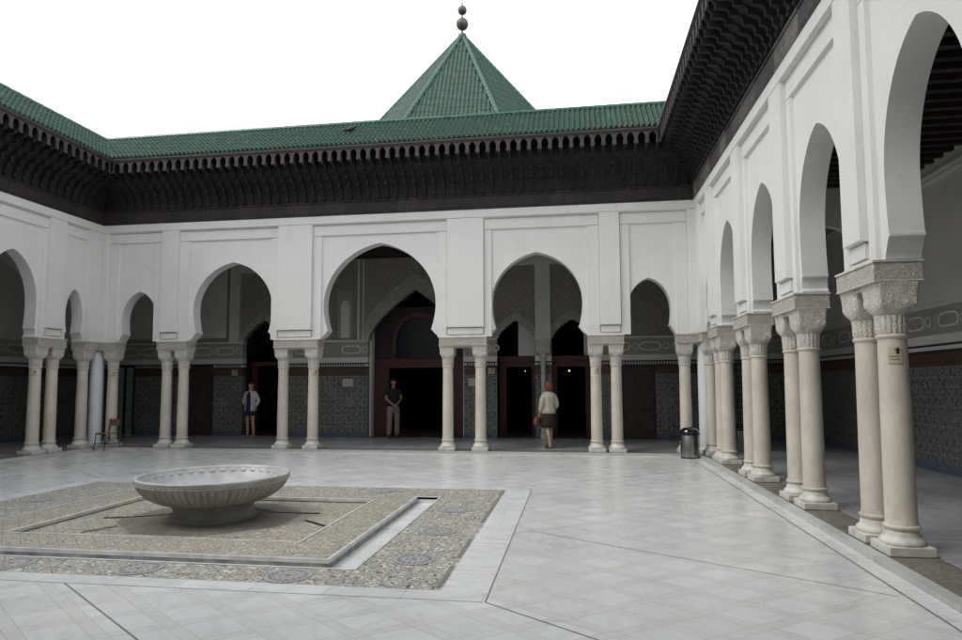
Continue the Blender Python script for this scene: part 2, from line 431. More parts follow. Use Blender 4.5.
# fountain stone: warm grey with dark streaks
g = NG('fountain_stone'); c = g.co(); s = g.sep(c)
ang = g.math('ARCTAN2', s[1], s[0])
st = g.noise(g.comb(g.math('MULTIPLY', ang, 14.0), g.math('MULTIPLY', s[2], 2.0), 0.0), 1.0, 4, .6)
n2 = g.noise(c, 4, 5, .65)
col = g.mix(g.ramp(st, [(.35, 0.0), (.7, 1.0)]), (.33, .315, .29), (.47, .455, .425))
col = g.mix(1.0, col, g.ramp(n2, [(.3, .75), (.7, 1.15)]), 'MULTIPLY')
g.bump(g.noise(c, 60, 3), .15, .004)
M['basin'] = g.fin(col, .55)
g = NG('fountain_foot_stone'); c = g.co()
M['foot'] = g.fin(g.mix(1.0, (.33, .325, .305), g.ramp(g.noise(c, 7, 5, .65), [(.3, .7), (.7, 1.2)]), 'MULTIPLY'), .5)
M['rim'] = simple('fountain_rim_marble', (.46, .46, .455), .4, var=.2, scale=5)
M['skin'] = simple('skin', (.50, .30, .22), .5, var=.08)
M['sign'] = simple('cream_sign', (.50, .45, .31), .5, var=.05)
M['plaque'] = simple('white_plaque', (.60, .60, .57), .4, var=.05)
M['ink'] = simple('black_ink', (.01, .01, .01), .5)
M['leaf'] = simple('leaf', (.05, .09, .035), .6, var=.5, scale=8)
M['trunk'] = simple('bark', (.08, .06, .045), .9)
M['chairwood'] = simple('chair_plywood', (.24, .115, .065), .4, var=.2, scale=10)
M['finial'] = simple('bronze_finial', (.14, .13, .11), .45, metal=.6, var=.3)
M['lead'] = simple('grey_roof_deck', (.12, .12, .12), .9)
M['bird'] = simple('dark_plumage', (.03, .03, .035), .5)

# ------------------------------------------------------------------ ground
def sheet(name, rects, z, mat, parent=None, kind='structure'):
    m = MB()
    for x0, x1, q0, q1 in rects:
        m.quad((x0, -q0, z), (x1, -q0, z), (x1, -q1, z), (x0, -q1, z))
    o = m.build(name, mat, parent)
    if not parent: tag(o, kind=kind)
    return o
MX0, MX1, MQ0, MQ1 = -3.25, 3.67, 5.28, 10.07       # mosaic field
PX0, PX1, PQ0, PQ1 = -2.20, 2.47, 6.05, 9.36        # raised looking platform between channels
IX0, IX1, IQ0, IQ1 = -1.48, 1.91, 6.36, 8.76        # sunk square
CH = .33
EDGE = W-.33
# courtyard floor around the mosaic
sheet('courtyard_floor', [(-EDGE, EDGE, .33, MQ0-.36), (-EDGE, MX0-.36, MQ0-.36, MQ1+.22), (MX1+.38, EDGE, MQ0-.36, MQ1+.22), (-EDGE, EDGE, MQ1+.22, QF-.33)], 0, M['floor'])
bt = sheet('marble_border', [(MX0-.36, MX1+.38, MQ0-.36, MQ0), (MX0-.36, MX1+.38, MQ1, MQ1+.22)], 0, M['slabx'])
sheet('marble_border', [(MX0-.36, MX0, MQ0, MQ1), (MX1, MX1+.38, MQ0, MQ1)], 0, M['slaby'])
# border strip along the side arcades
sheet('paving_strip', [(7.165, EDGE-.002, .5, QF-.33), (-EDGE+.002, -7.165, .5, QF-.33)], .004, M['slaby'])
# mosaic field with its openings
sheet('mosaic_paving', [(MX0, MX1, MQ0, 6.05), (PX1+CH, MX1, 6.05, MQ1), (MX0, PX0-.05, 6.05, MQ1), (PX0-.05, PX1+CH, PQ1+.26, MQ1)], 0, M['mosaic'])
sheet('platform_mosaic', [(PX0+.05, PX1-.02, 6.05, IQ0-.04), (IX1+.02, PX1-.02, IQ0-.04, PQ1-.02), (PX0+.05, IX0-.02, IQ0-.04, PQ1-.02), (IX0-.02, IX1+.02, IQ1+.015, PQ1-.02)], .0, M['mosaic2'])
# channel: bottom, walls, lips
m = MB(); dz = -.085
m.quad((PX1, -6.05, dz), (PX1+CH, -6.05, dz), (PX1+CH, -PQ1-.26, dz), (PX1, -PQ1-.26, dz))
m.quad((PX0-.05, -PQ1, dz), (PX1, -PQ1, dz), (PX1, -PQ1-.26, dz), (PX0-.05, -PQ1-.26, dz))
m.quad((PX1, -6.05, dz), (PX1+CH, -6.05, dz), (PX1+CH, -6.05, 0), (PX1, -6.05, 0))
m.quad((PX1+CH, -6.05, dz), (PX1+CH, -PQ1-.26, dz), (PX1+CH, -PQ1-.26, 0), (PX1+CH, -6.05, 0))
m.quad((PX0-.05, -PQ1-.26, dz), (PX1+CH, -PQ1-.26, dz), (PX1+CH, -PQ1-.26, 0), (PX0-.05, -PQ1-.26, 0))
tag(m.build('channel', M['slaby']), kind='structure')
M['riser'] = simple('stained_riser_marble', (.27, .27, .255), .55, var=.45, scale=7)
m = MB()
m.quad((PX1, -6.05, dz), (PX1, -PQ1, dz), (PX1, -PQ1, 0), (PX1, -6.05, 0))
m.quad((PX0-.05, -PQ1, dz), (PX1, -PQ1, dz), (PX1, -PQ1, 0), (PX0-.05, -PQ1, 0))
tag(m.build('channel_riser', M['riser']), kind='structure')
M['lip'] = simple('worn_marble_lip', (.60, .60, .58), .4, var=.2)
def lips(rects, name='marble_lip'):
    m = MB()
    for x0, x1, q0, q1 in rects: m.box(x0, x1, -q1, -q0, -.03, .008)
    tag(m.build(name, M['lip']), kind='structure')
lips([(PX1-.026, PX1+.004, 6.05, PQ1+.004), (PX0-.05, PX1-.026, PQ1-.026, PQ1+.004), (PX1+CH-.004, PX1+CH+.025, 6.02, PQ1+.28), (PX1-.04, PX1+CH-.004, 6.02, 6.05),
      (PX0-.05, PX1+CH-.004, PQ1+.256, PQ1+.285), (PX0, PX0+.05, 6.05, PQ1-.04)])
# sunk square round the fountain
SK = -.045
sheet('fountain_square', [(IX0, IX1, IQ0, IQ1)], SK, M['mosaic2'])
m = MB()
m.quad((IX0, -IQ0, SK), (IX1, -IQ0, SK), (IX1, -IQ0, 0), (IX0, -IQ0, 0))
m.quad((IX0, -IQ1, SK), (IX1, -IQ1, SK), (IX1, -IQ1, 0), (IX0, -IQ1, 0))
m.quad((IX0, -IQ0, SK), (IX0, -IQ1, SK), (IX0, -IQ1, 0), (IX0, -IQ0, 0))
m.quad((IX1, -IQ0, SK), (IX1, -IQ1, SK), (IX1, -IQ1, 0), (IX1, -IQ0, 0))
tag(m.build('fountain_square_riser', M['riser']), kind='structure')
lips([(IX0-.04, IX1+.04, IQ0-.04, IQ0+.006), (IX0-.04, IX0+.006, IQ0+.006, IQ1), (IX1-.005, IX1+.025, IQ0+.006, IQ1), (IX0-.04, IX1+.025, IQ1-.005, IQ1+.02)])
FX, FQ = .22, 7.52
m = MB()
m.bm.faces.new([m.v(FX+1.12*math.cos(a), -FQ+1.02*math.sin(a), SK+.004) for a in [pi/8+k*pi/4 for k in range(8)]])
tag(m.build('octagon_paving', M['mosaic3']), kind='structure')
# slots (dark open runnels) in the sunk square
m = MB()
def slot(pts, w=.045):
    for (xa, qa), (xb, qb) in zip(pts, pts[1:]):
        d = Vector((xb-xa, -(qb-qa), 0)).normalized(); n_ = Vector((-d.y, d.x, 0))*w/2
        A, B = Vector((xa, -qa, SK+.009)), Vector((xb, -qb, SK+.009))
        m.quad(tuple(A-n_), tuple(B-n_), tuple(B+n_), tuple(A+n_))
slot([(-1.12, 7.75), (-.72, 7.62), (-.35, 7.36)]); slot([(-.80, 8.50), (-.62, 8.14)], .03)
slot([(.48, 6.93), (.85, 7.15), (1.46, 7.14)]); slot([(1.44, 7.55), (1.82, 7.84)])
slot([(.2, 8.7), (.9, 8.68), (1.1, 8.45)], .02)
tag(m.build('runnel', simple('dark_runnel', (.012, .011, .014), .35)), kind='structure')
# expansion joints in the paving
m = MB()
def joint(xa, qa, xb, qb, w=.014, z=.0035):
    d = Vector((xb-xa, -(qb-qa), 0)).normalized(); n_ = Vector((-d.y, d.x, 0))*w/2
    A, B = Vector((xa, -qa, z)), Vector((xb, -qb, z))
    m.quad(tuple(A-n_), tuple(B-n_), tuple(B+n_), tuple(A+n_))
joint(7.165, .5, 7.165, QF-.4, .010, .008)
joint(-7.165, .5, -7.165, QF-.4, .010, .008)
joint(MX1+.38, MQ0-.1, MX1+.38, MQ1+.22, .010)
joint(MX1+.385, MQ1+.225, 9.0-1.7, 12.7, .009)
joint(.58, MQ1+.222, 4.55, 13.1, .011)
joint(-3.52, 4.90, -7.1, 2.2, .009)
joint(MX1+.36, MQ0-.36, 6.9, 2.6, .009)
joint(4.2, 7.95, 7.11, 9.75, .008)
joint(MX0-.2, MQ1+.222, MX1+.36, MQ1+.222, .006)
tag(m.build('paving_joint', M['joint']), kind='structure')
# thin dark slots beside the mosaic edge
m = MB()
for q0, q1 in ((9.4, 10.02), (8.4, 9.1), (6.0, 7.6), (5.35, 5.9)):
    m.quad((MX1-.055, -q0, .004), (MX1-.02, -q0, .004), (MX1-.02, -q1, .004), (MX1-.055, -q1, .004))
tag(m.build('drain_slot', M['joint']), kind='structure')
# medallions set in the mosaic
for x, q in ((2.31, 9.86), (3.24, 9.22), (3.22, 8.1), (.91, 9.83), (-.36, 9.84), (-1.6, 9.84), (3.2, 6.9), (1.8, 5.62), (0.2, 5.62), (-1.4, 5.62), (-2.8, 6.9), (-2.8, 8.3)):
    m = MB()
    def ring(r0, r1, mi, n=40):
        for k in range(n):
            a, b = 2*pi*k/n, 2*pi*(k+1)/n
            f = m.quad((x+r0*math.cos(a), -q+r0*math.sin(a), .004), (x+r1*math.cos(a), -q+r1*math.sin(a), .004), (x+r1*math.cos(b), -q+r1*math.sin(b), .004), (x+r0*math.cos(b), -q+r0*math.sin(b), .004))
            f.material_index = mi if mi < 2 else k % 2
    for a_, b_, c_, n_ in ((.0001, .03, 0, 20), (.03, .055, 1, 30), (.055, .08, 2, 20), (.08, .105, 1, 40), (.105, .14, 2, 28), (.14, .155, 0, 40), (.155, .172, 2, 44), (.172, .19, 1, 40), (.19, .205, 2, 52)): ring(a_, b_, c_, n_)
    tag(m.build('mosaic_medallion', [M['medal'], M['medal_light']]), kind='structure')
# kerb and gallery floors
GZ = .05
GX = W+3.30
m = MB()
for x0, x1, q0, q1 in ((-EDGE-.12, EDGE+.12, .33-.12, .33), ):
    m.box(x0, x1, -q1, -q0, -.2, GZ)
tag(m.build('gallery_kerb', M['curbx']), kind='structure')
m = MB(); m.box(EDGE, EDGE+.12, -QF-.33, -.33, -.2, GZ); m.box(-EDGE-.12, -EDGE, -QF-.33, -.33, -.2, GZ)
tag(m.build('gallery_kerb', M['curby']), kind='structure')
m = MB(); m.box(-EDGE, EDGE, -QF+.21, -QF+.33, -.2, GZ)
tag(m.build('gallery_kerb', M['curbx']), kind='structure')
sheet('threshold_mosaic', [(-EDGE-.12, EDGE+.12, -.21, .21), (EDGE+.12, EDGE+.54, -.21, QF+.21), (-EDGE-.54, -EDGE-.12, -.21, QF+.21), (-EDGE-.12, EDGE+.12, QF-.21, QF+.21)], GZ-.002, M['threshold'])
sheet('gallery_floor', [(-GX, GX, -GD, -.21), (EDGE+.54, GX, -.21, QF+GD), (-GX, -EDGE-.54, -.21, QF+GD), (-EDGE-.54, EDGE+.54, QF+.21, QF+GD)], GZ-.001, M['gfloor'])
gm = MB(); gm.quad((-400, -400, -.25), (400, -400, -.25), (400, 400, -.25), (-400, 400, -.25))
tag(gm.build('ground', simple('street_ground', (.12, .12, .11), .9)), kind='structure')

# ------------------------------------------------------------------ columns
def make_column():
    m = MB()
    # shaft: slight entasis; origin at gallery floor level
    prof = [(.138, .20), (.138, .215), (.150, .225), (.155, .24), (.150, .255), (.136, .262), (.133, .29)]
    for k in range(9):
        t = k/8; prof.append((.131-.011*t**1.6, .30+t*1.66))
    prof += [(.126, 1.965), (.136, 1.975), (.139, 1.985), (.136, 1.998), (.124, 2.005)]
    m.lathe(prof, 40)
    shaft = m.build('column', M['shaft'], smooth='auto')
    # base
    m = MB(); m.box(-.195, .195, -.195, .195, 0, .085)
    m.lathe([(.184, .085), (.189, .10), (.186, .118), (.176, .135), (.162, .145), (.152, .16), (.146, .185), (.143, .20)], 40)
    base = m.build('base', M['base'], shaft, smooth='auto'); bevel(base, .008)
    # capital: fluted neck + carved cushion
    m = MB()
    def rf(r, z, a):
        return r*(1+.055*abs(math.sin(9*a))-.035) if z < 2.20 else r
    m.lathe([(.122, 2.005), (.132, 2.03), (.133, 2.10), (.136, 2.15), (.141, 2.185)], 108, rf=rf, cap=False)
    n = 96; rings = []
    S = 14
    for k in range(S+1):
        t = k/S; z = 2.185+t*.305
        sq = min(1, max(0, (t-.02)/.26))           # circle -> square
        rad = (.136+.026*min(1, t/.16)**.5+.018*max(0, (t-.16)/.70)) if t < .86 else .182
        ring = []
        for j in range(n):
            a = 2*pi*j/n+pi/4
            c, s_ = math.cos(a), math.sin(a)
            sqr = 1/max(abs(c), abs(s_)); sqr = min(sqr, 1.34)
            r = rad*((1-sq)+sq*sqr)
            if .04 < t < .82:
                leaf = abs(math.sin(4*a))**.6*math.sin(pi*(t-.04)/.78)
                r *= 1+.022*leaf*(1 if (t < .45) else -.7)
                if .32 < t < .50: r *= 1+.018*math.cos(16*a)
            elif t >= .86: r *= 1.02
            ring.append(m.v(r*c, r*s_, z))
        rings.append(ring)
    for A, B in zip(rings, rings[1:]):
        for j in range(n): m.bm.faces.new([A[j], A[(j+1) % n], B[(j+1) % n], B[j]])
    m.bm.faces.new(rings[0]); m.bm.faces.new(rings[-1])
    m.build('capital', M['capital'], shaft, smooth='auto')
    return shaft
COLP = make_column(); COLUSED = [False]
def place_column(parent, x, y):
    loc = Vector((x, y, GZ))-Vector(parent.location)
    rot = (0, 0, random.choice((0, pi/2, pi, -pi/2)))
    if not COLUSED[0]:
        COLUSED[0] = True
        COLP.parent = parent; COLP.location = loc; return
    dup(COLP, parent, loc, rot)

# ------------------------------------------------------------------ arcades
def profile(cl, sp, mx, zm, za, n=22, zs=2.985):
    """half arch from impost top to apex"""
    d = cl-sp; pr = [(cl, ZI), (cl, ZI+.018), (sp+.030+d*.55, ZI+.05), (sp+.030+d*.30, ZI+.09), (sp+.028+d*.12, ZI+.13), (sp+.020, ZI+.17), (sp+.004, ZI+.192), (sp-.014, ZI+.196), (sp-.014, ZI+.222), (sp+.002, ZI+.226), (sp+.003, zs)]
    c = .24*mx; r = mx+c; h = za-zm; H = h/math.sqrt(1-(c/r)**2)
    # below the widest point
    for k in range(1, 6):
        t = k/6; pr.append((mx-(mx-sp)*(1-t)**2, zs+(zm-zs)*t))
    a1 = math.acos(c/r)
    for k in range(n+1):
        a = a1*k/n
        pr.append((max(0, -c+r*math.cos(a)), zm+H*math.sin(a)))
    pr[-1] = (0, za)
    return pr

def arcade(root, f, bays, s0, s1, piers, flat_ends=(0, 0)):
    """f maps (s,t,z) to world. bays: (cx, half opening between column centres, profile, ox0,ox1, ix0,ix1)"""
    m = MB(f)
    cuts = []
    # core wall, arch by arch
    b = sorted(bays, key=lambda x: x['c'])
    edges = [s0]+[(b[i]['c']+b[i+1]['c'])/2 for i in range(len(b)-1)]+[s1]
    # pier midpoints instead of bay midpoints
    for i in range(len(b)-1):
        edges[i+1] = ((b[i]['c']+b[i]['h'])+(b[i+1]['c']-b[i+1]['h']))/2
    for i, a in enumerate(b):
        mm = MB(f)
        mm.arch(edges[i], edges[i+1], a['p'], -.20, .105, ZT, a['c'])
        tmp = bpy.data.meshes.new('t'); mm.bm.to_mesh(tmp); mm.bm.free(); m.bm.from_mesh(tmp); bpy.data.meshes.remove(tmp)
    # frame layer (t .12 -> .155) and pilaster/top band layer (-> .2)
    for a in b:
        o0, o1 = a['o']; i0, i1 = a['i']
        zb = ZI+.001
        m.fbox(o0, i0, .104, .150, zb, 5.31, (0, .012, 0, 0))
        m.fbox(i1, o1, .104, .150, zb, 5.31, (.012, 0, 0, 0))
        m.fbox(o0, o1, .104, .150, 5.31, 5.57, (0, 0, .02, 0))
    m.fbox(s0, s1, .103, .222, 5.57, ZT, (0, 0, .045, 0))
    e = [s0]+[x for a in b for x in a['o']]+[s1]
    for k in range(0, len(e), 2):
        if e[k+1]-e[k] > .03:
            c0 = .02 if k > 0 else 0; c1 = .02 if k+2 < len(e) else 0
            if k == 0: m.fbox(e[k], e[k+1], .102, .218, ZI+.001, 5.60, (0, c1, 0, 0))
            elif k+2 >= len(e): m.fbox(e[k], e[k+1], .102, .218, ZI+.001, 5.60, (c0, 0, 0, 0))
            else:
                m.fbox(e[k], e[k+1], .102, .218, 2.955, 5.60, (c0, c1, .025, 0))
                m.fbox(e[k]+.03, e[k+1]-.03, .102, .168, ZI+.05, 2.95, (.01, .01, .012, 0))
                m.fbox(e[k]-.02, e[k+1]+.02, .102, .155, ZI+.001, ZI+.06, (0, 0, 0, .02))
    w = m.build('wall', M['plaster'], root, world=True)
    # imposts
    for k, (a0, a1) in enumerate(piers):
        m = MB(f)
        m.box(a0+.02, a1-.02, -.18, .18, 2.49, 2.545)
        m.box(a0+.006, a1-.006, -.205, .205, 2.535+.012, ZI-.022)
        o = m.build('impost_block', M['impost'], root, world=True)
        m = MB(f); m.box(a0-.004, a1+.004, -.217, .217, ZI-.024, ZI-.003)
        m.fbox(a0-.004+.0, a1+.004, -.214, .214, 2.538, 2.549, (0, 0, 0, 0))
        m.build('impost_moulding', M['base'], o, world=False).matrix_local = Matrix.Identity(4)

def bay(c, h, sp, mx, zm, za, o, i):
    return dict(c=c, h=h, p=profile(h-.19, sp, mx, zm, za), o=o, i=i)
s_ = .48
# --- back arcade
def fb(s, t, z): return (s, -t, z)
bA = bay(-6.44, .767, .465, .495, 3.30, 4.05, (-7.30, -5.81), (-7.03, -6.02))
bB = bay(-3.852, 1.357, .99, 1.07, 3.55, 4.74, (-5.31, -2.62), (-5.03, -2.80))
bC = bay(0, 1.703, 1.32, 1.42, 3.58, 5.10, (-1.69, 1.69), (-1.465, 1.465))
def mirror(b_):
    return dict(c=-b_['c'], h=b_['h'], p=b_['p'], o=(-b_['o'][1], -b_['o'][0]), i=(-b_['i'][1], -b_['i'][0]))
bays_b = [bA, bB, bC, mirror(bB), mirror(bA)]
HB = .185
cols_b = [-7.208, -5.673, -5.209, -2.495, -1.703]; cols_b += [-x for x in cols_b]
piers_b = [(-W-HB, -7.208+HB), (-5.673-HB, -5.209+HB), (-2.495-HB, -1.703+HB)]
piers_b += [(-b_, -a_) for a_, b_ in piers_b]
back = empty('arcade', (0, 0, 0))
tag(back, 'white arcade at the far end with one wide arch between four narrower ones', 'arcade')
arcade(back, fb, bays_b, -W-.2, W+.2, piers_b)
for x in cols_b: place_column(back, x, 0)
front = empty('arcade', (0, -QF, 0))
def ff(s, t, z): return (-s, -QF+t, z)
tag(front, 'white arcade closing the near end of the courtyard', 'arcade')
arcade(front, ff, bays_b, -W-.2, W+.2, piers_b)
for x in cols_b: place_column(front, x, -QF)
# --- side arcades, s = q measured from the back wall
PQ = [(1.449, 1.928), (3.606, 4.178), (5.843, 6.425), (8.088, 8.584), (10.42, 10.92), (12.64, 13.14)]
def side_bays():
    L = []
    e = [s_]+[x for p_ in PQ for x in p_]+[QF-s_]
    for k in range(0, len(e), 2):
        c = (e[k]+e[k+1])/2; h = (e[k+1]-e[k])/2
        if h < .6:
            L.append(bay(c, h, .235, .275, 3.3, 4.02, (c-h+.18 if k == 0 else c-.50, c+.42), (c-.31, c+.31)))
        elif k == len(e)-2:
            L.append(bay(c, h, h-.36, h-.28, 3.4, 4.3, (c-h+.1, c+h-.2), (c-h+.3, c+h-.4)))
        else:
            L.append(bay(c, h, .645, .675, 3.50, 4.66, (c-h-.03, c+h+.03), (c-h+.12, c+h-.12)))
    return L
def fr(s, t, z): return (W-t, -s, z)
def fl(s, t, z): return (-W+t, -s, z)
sideP = [(.23, s_+HB)]+[(a-HB, b+HB) for a, b in PQ]+[(QF-s_-HB, QF-.23)]
for nm, f, sg, lab in (('arcade', fr, 1, 'white arcade along the right side, its nearest arch cut by the frame'), ('arcade', fl, -1, 'white arcade on the left side of the courtyard with only two arches in view')):
    r_ = empty(nm, (sg*W, -QF/2, 0)); tag(r_, lab, 'arcade')
    arcade(r_, f, side_bays(), .224, QF-.224, sideP)
    for q in [s_]+[x for p_ in PQ for x in p_]+[QF-s_]: place_column(r_, sg*W, -q)
    # round painted pier standing in the corner
    for yq in (.0, QF):
        m = MB(); m.lathe([(.19, 0), (.19, .10), (.165, .12), (.165, 2.44)], 32, c=(0, 0, 0))
        m.build('corner_pier', M['bluewhite'], r_, smooth='auto').matrix_local = Matrix.Translation(Vector((sg*(W-.04), -yq-(.04 if yq == 0 else -.04), GZ))-Vector(r_.location))

# ------------------------------------------------------------------ eaves and tiled roofs
OV, ZE, ZE2 = 1.08, 7.27, 8.18
BR = .2365
def roof_slope(f, sa0, sb0, sa1, sb1, t0, z0, t1, z1, rib, course=.135):
    """ribbed tile slope: eave edge from sa0..sb0 at (t0,z0), ridge sa1..sb1 at (t1,z1)"""
    bm = bmesh.new(); uv = bm.loops.layers.uv.new('UVMap')
    L = math.hypot(t1-t0, z1-z0); nc = max(1, round(L/course)); nx = (z1-z0)/L, (t0-t1)/L   # normal (t,z)
    smin, smax = min(sa0, sa1), max(sb0, sb1)
    i0, i1 = math.floor(smin/rib), math.ceil(smax/rib)
    sub = 8
    for c in range(nc):
        rows = []
        for (tt, lift) in ((c/nc, .022), ((c+1)/nc+.012, .004)):
            A = sa0+(sa1-sa0)*tt; B = sb0+(sb1-sb0)*tt
            row = []
            for i in range(i0*sub, i1*sub+1):
                s = i/sub*rib; ph = (s/rib) % 1.0
                cl = min(max(s, A), B)
                h = .042*math.sin(pi*ph/.62) if ph < .62 else -.022*math.sin(pi*(ph-.62)/.38)
                h += lift+.003*math.sin(12.9898*math.floor(s/rib)+78.233*c)
                t = t0+(t1-t0)*tt+nx[0]*h; z = z0+(z1-z0)*tt+nx[1]*h
                row.append((bm.verts.new(f(cl, t, z)), s, A <= s <= B))
            rows.append(row)
        for k in range(len(rows[0])-1):
            a, b, d, e = rows[0][k], rows[0][k+1], rows[1][k+1], rows[1][k]
            if not (a[2] or b[2] or d[2] or e[2]): continue
            try: fc = bm.faces.new([a[0], b[0], d[0], e[0]])
            except ValueError: continue
            sm = (a[1]+b[1])/2
            for lp in fc.loops: lp[uv].uv = (sm/rib+.001, c+.5)
            fc.smooth = True
        # riser at the lower lip of each course
        lo = rows[0]
        low = [bm.verts.new(f(min(max(v_[1], sa0+(sa1-sa0)*c/nc), sb0+(sb1-sb0)*c/nc), t0+(t1-t0)*c/nc-0.0, z0+(z1-z0)*c/nc-.012)) for v_ in lo]
        for k in range(len(lo)-1):
            if not (lo[k][2] or lo[k+1][2]): continue
            try: fc = bm.faces.new([low[k], low[k+1], lo[k+1][0], lo[k][0]])
            except ValueError: continue
            for lp in fc.loops: lp[uv].uv = ((lo[k][1]+lo[k+1][1])/2/rib+.001, c+.5)
    bmesh.ops.dissolve_degenerate(bm, dist=.0002, edges=bm.edges[:])
    return bm

def bracket_mesh():
    # stepped corbel: (t,z) profile extruded; local x across, y = -t (towards court), z up
    P = [(.20, 6.17), (.255, 6.17), (.275, 6.21), (.255, 6.25), (.27, 6.30), (.315, 6.33), (.30, 6.38), (.33, 6.44), (.40, 6.46), (.40, 6.55), (.45, 6.60), (.56, 6.62), (.56, 6.70), (.61, 6.75), (.74, 6.765), (.74, 6.83), (.79, 6.87), (.93, 6.88), (.93, 6.96), (.97, 7.02), (.97, 7.16), (.20, 7.16)]
    m = MB(lambda a, b, c: (b, -a, c))
    m.prism(P, -.034, .034)
    # turned drop at the foot
    m2 = MB(); m2.lathe([(.002, 6.155), (.028, 6.165), (.036, 6.185), (.028, 6.21), (.02, 6.22)], 10, c=(0, -.262, 0))
    m3 = bpy.data.meshes.new('t'); m2.bm.to_mesh(m3); m2.bm.free(); m.bm.from_mesh(m3); bpy.data.meshes.remove(m3)
    return m
BRP = bracket_mesh().build('bracket', M['wood'])
def eave(root, f, s0, s1, rot, origin, sg=1):
    """wing from wall corner s0 to s1 (wall centre lines at both ends)."""
    rl = Vector(root.location)
    m = MB(f); ex = .18 if origin else -.19
    m.box(s0-ex, s1+ex, -.18, .19, ZT+.002, 7.9)
    m.build('timber_wall', M['wood'], root, world=True)
    # frieze with raised panels
    m = MB(f)
    m.box(s0+.21, s1-.21, .19, .215, ZT+.004, 6.15)
    m.box(s0+.235, s1-.235, .19, .235, ZT+.004, ZT+.03)
    m.box(s0+.235, s1-.235, .19, .24, 6.125, 6.155)
    n = round((s1-s0-.5)/(2*BR)); w = (s1-s0-.5)/n
    for k in range(n):
        a = s0+.25+k*w
        m.fbox(a+.03, a+w-.03, .214, .226, ZT+.055, 6.10, (.012, .012, .012, .012))
    m.build('frieze', M['frieze_grey_lit' if f is fr else 'frieze'], root, world=True)
    # brackets
    bw = (s1-s0-2*OV)/round((s1-s0-2*OV)/BR); par = round((s1-s0-2*OV)/BR) % 2
    n = 2*int(((s1-s0)/2-.36)/bw-(.5 if par else 0))+par; off = (s1-s0-n*bw)/2
    global BRUSED
    for k in range(n+1):
        s = s0+off+k*bw
        loc = Vector(f(s, 0, 0))-rl
        if not BRUSED:
            BRUSED = True; BRP.parent = root; BRP.location = loc; BRP.rotation_euler = (0, 0, rot)
        else:
            dup(BRP, root, loc, (0, 0, rot))
    # stepped backing boards between the brackets
    Q = [(.192, 6.16), (.21, 6.30), (.235, 6.42), (.29, 6.53), (.38, 6.63), (.50, 6.71), (.62, 6.78), (.68, 6.86), (.69, 7.17)]
    m = MB(f)
    for (ta, za), (tb, zb) in zip(Q, Q[1:]):
        m.quad((s0+ta, ta, za), (s1-ta, ta, za), (s1-tb, tb, zb), (s0+tb, tb, zb))
    nb = round((s1-s0)/.118)
    for z_, t_b, r_b in ((6.235, .212, .026), (6.365, .235, .022)):
        for k in range(4, nb-3):
            if k % 2: m.lathe([(.001, -r_b), (r_b*.8, -r_b*.5), (r_b, 0), (r_b*.8, r_b*.5), (.001, r_b)], 6, c=(s0+(s1-s0)*k/nb, t_b, z_), cap=False)
    m.build('backing_board', M['wood'], root, world=True)
    # soffit boards
    m = MB(f)
    a, b = s0+.2, s1-.2; e0, e1 = s0+OV, s1-OV
    m.quad((a, .19, 7.165), (b, .19, 7.165), (e1, OV-.02, 7.185), (e0, OV-.02, 7.185))
    m.build('soffit', M['wood'], root, world=True)
    # lambrequin: scalloped board
    m = MB(f); L = e1-e0; n = round(L/BR); w = L/n
    for k in range(n):
        c = e0+(k+.5)*w
        pr = [(.066, 6.895), (.072, 6.93), (.078, 6.98), (.080, 7.02), (.074, 7.065), (.056, 7.105), (.032, 7.13), (0, 7.15)]
        mm = MB(f); mm.arch(c-w/2, c+w/2, pr, OV-.055, OV-.03, 7.20, c)
        t_ = bpy.data.meshes.new('t'); mm.bm.to_mesh(t_); mm.bm.free(); m.bm.from_mesh(t_); bpy.data.meshes.remove(t_)
        # little drop on each tooth
        m.box(c-w/2-.022, c-w/2+.022, OV-.06, OV-.022, 6.885, 6.935)
    m.build('lambrequin', M['board'], root, world=True)
    m = MB(f)
    m.prism_ = None
    for (t0_, t1_, z0_, z1_) in ((OV-.065, OV-.012, 7.165, 7.195), (OV-.09, OV+.004, 7.195, 7.235)):
        A = [m.v(s, t, z) for s, t, z in ((s0+t0_, t0_, z0_), (s1-t0_, t0_, z0_), (s1-t1_, t1_, z0_), (s0+t1_, t1_, z0_))]
        B = [m.v(s, t, z) for s, t, z in ((s0+t0_, t0_, z1_), (s1-t0_, t0_, z1_), (s1-t1_, t1_, z1_), (s0+t1_, t1_, z1_))]
        m.bm.faces.new(A); m.bm.faces.new(B)
        for k in range(4): m.bm.faces.new([A[k], A[(k+1) % 4], B[(k+1) % 4], B[k]])
    m.build('fascia', M['redboard'], root, world=True)
    # tiles
    bm = roof_slope(f, s0+OV-.07, s1-OV+.07, s0, s1, OV-.07, ZE+.015, 0, ZE2, .1183)
    o = obj('tile_roof', bm, M['tile'], root, world=True)
    m = MB(f)
    n = int((s1-s0)/.3)
    for k in range(n):
        a = s0+(s1-s0)*k/n; b = s0+(s1-s0)*(k+1)/n
        m.tube((a, -.0, ZE2+.02), (b+.02, -.0, ZE2+.02), .075, 8, .066)
    m.build('ridge_tile', M['ridge'], root, world=True)
    # flat deck behind
    m = MB(f)
    A = [(s0, .0, ZE2-.02), (s1, .0, ZE2-.02), (s1+GD, -GD, ZE2-.6), (s0-GD, -GD, ZE2-.6)]
    m.quad(*A)
    m.build('roof_deck', M['lead'], root, world=True)
M['redboard'] = simple('reddish_fascia_wood', (.050, .036, .033), .6, var=.3, scale=4)
BRUSED = False
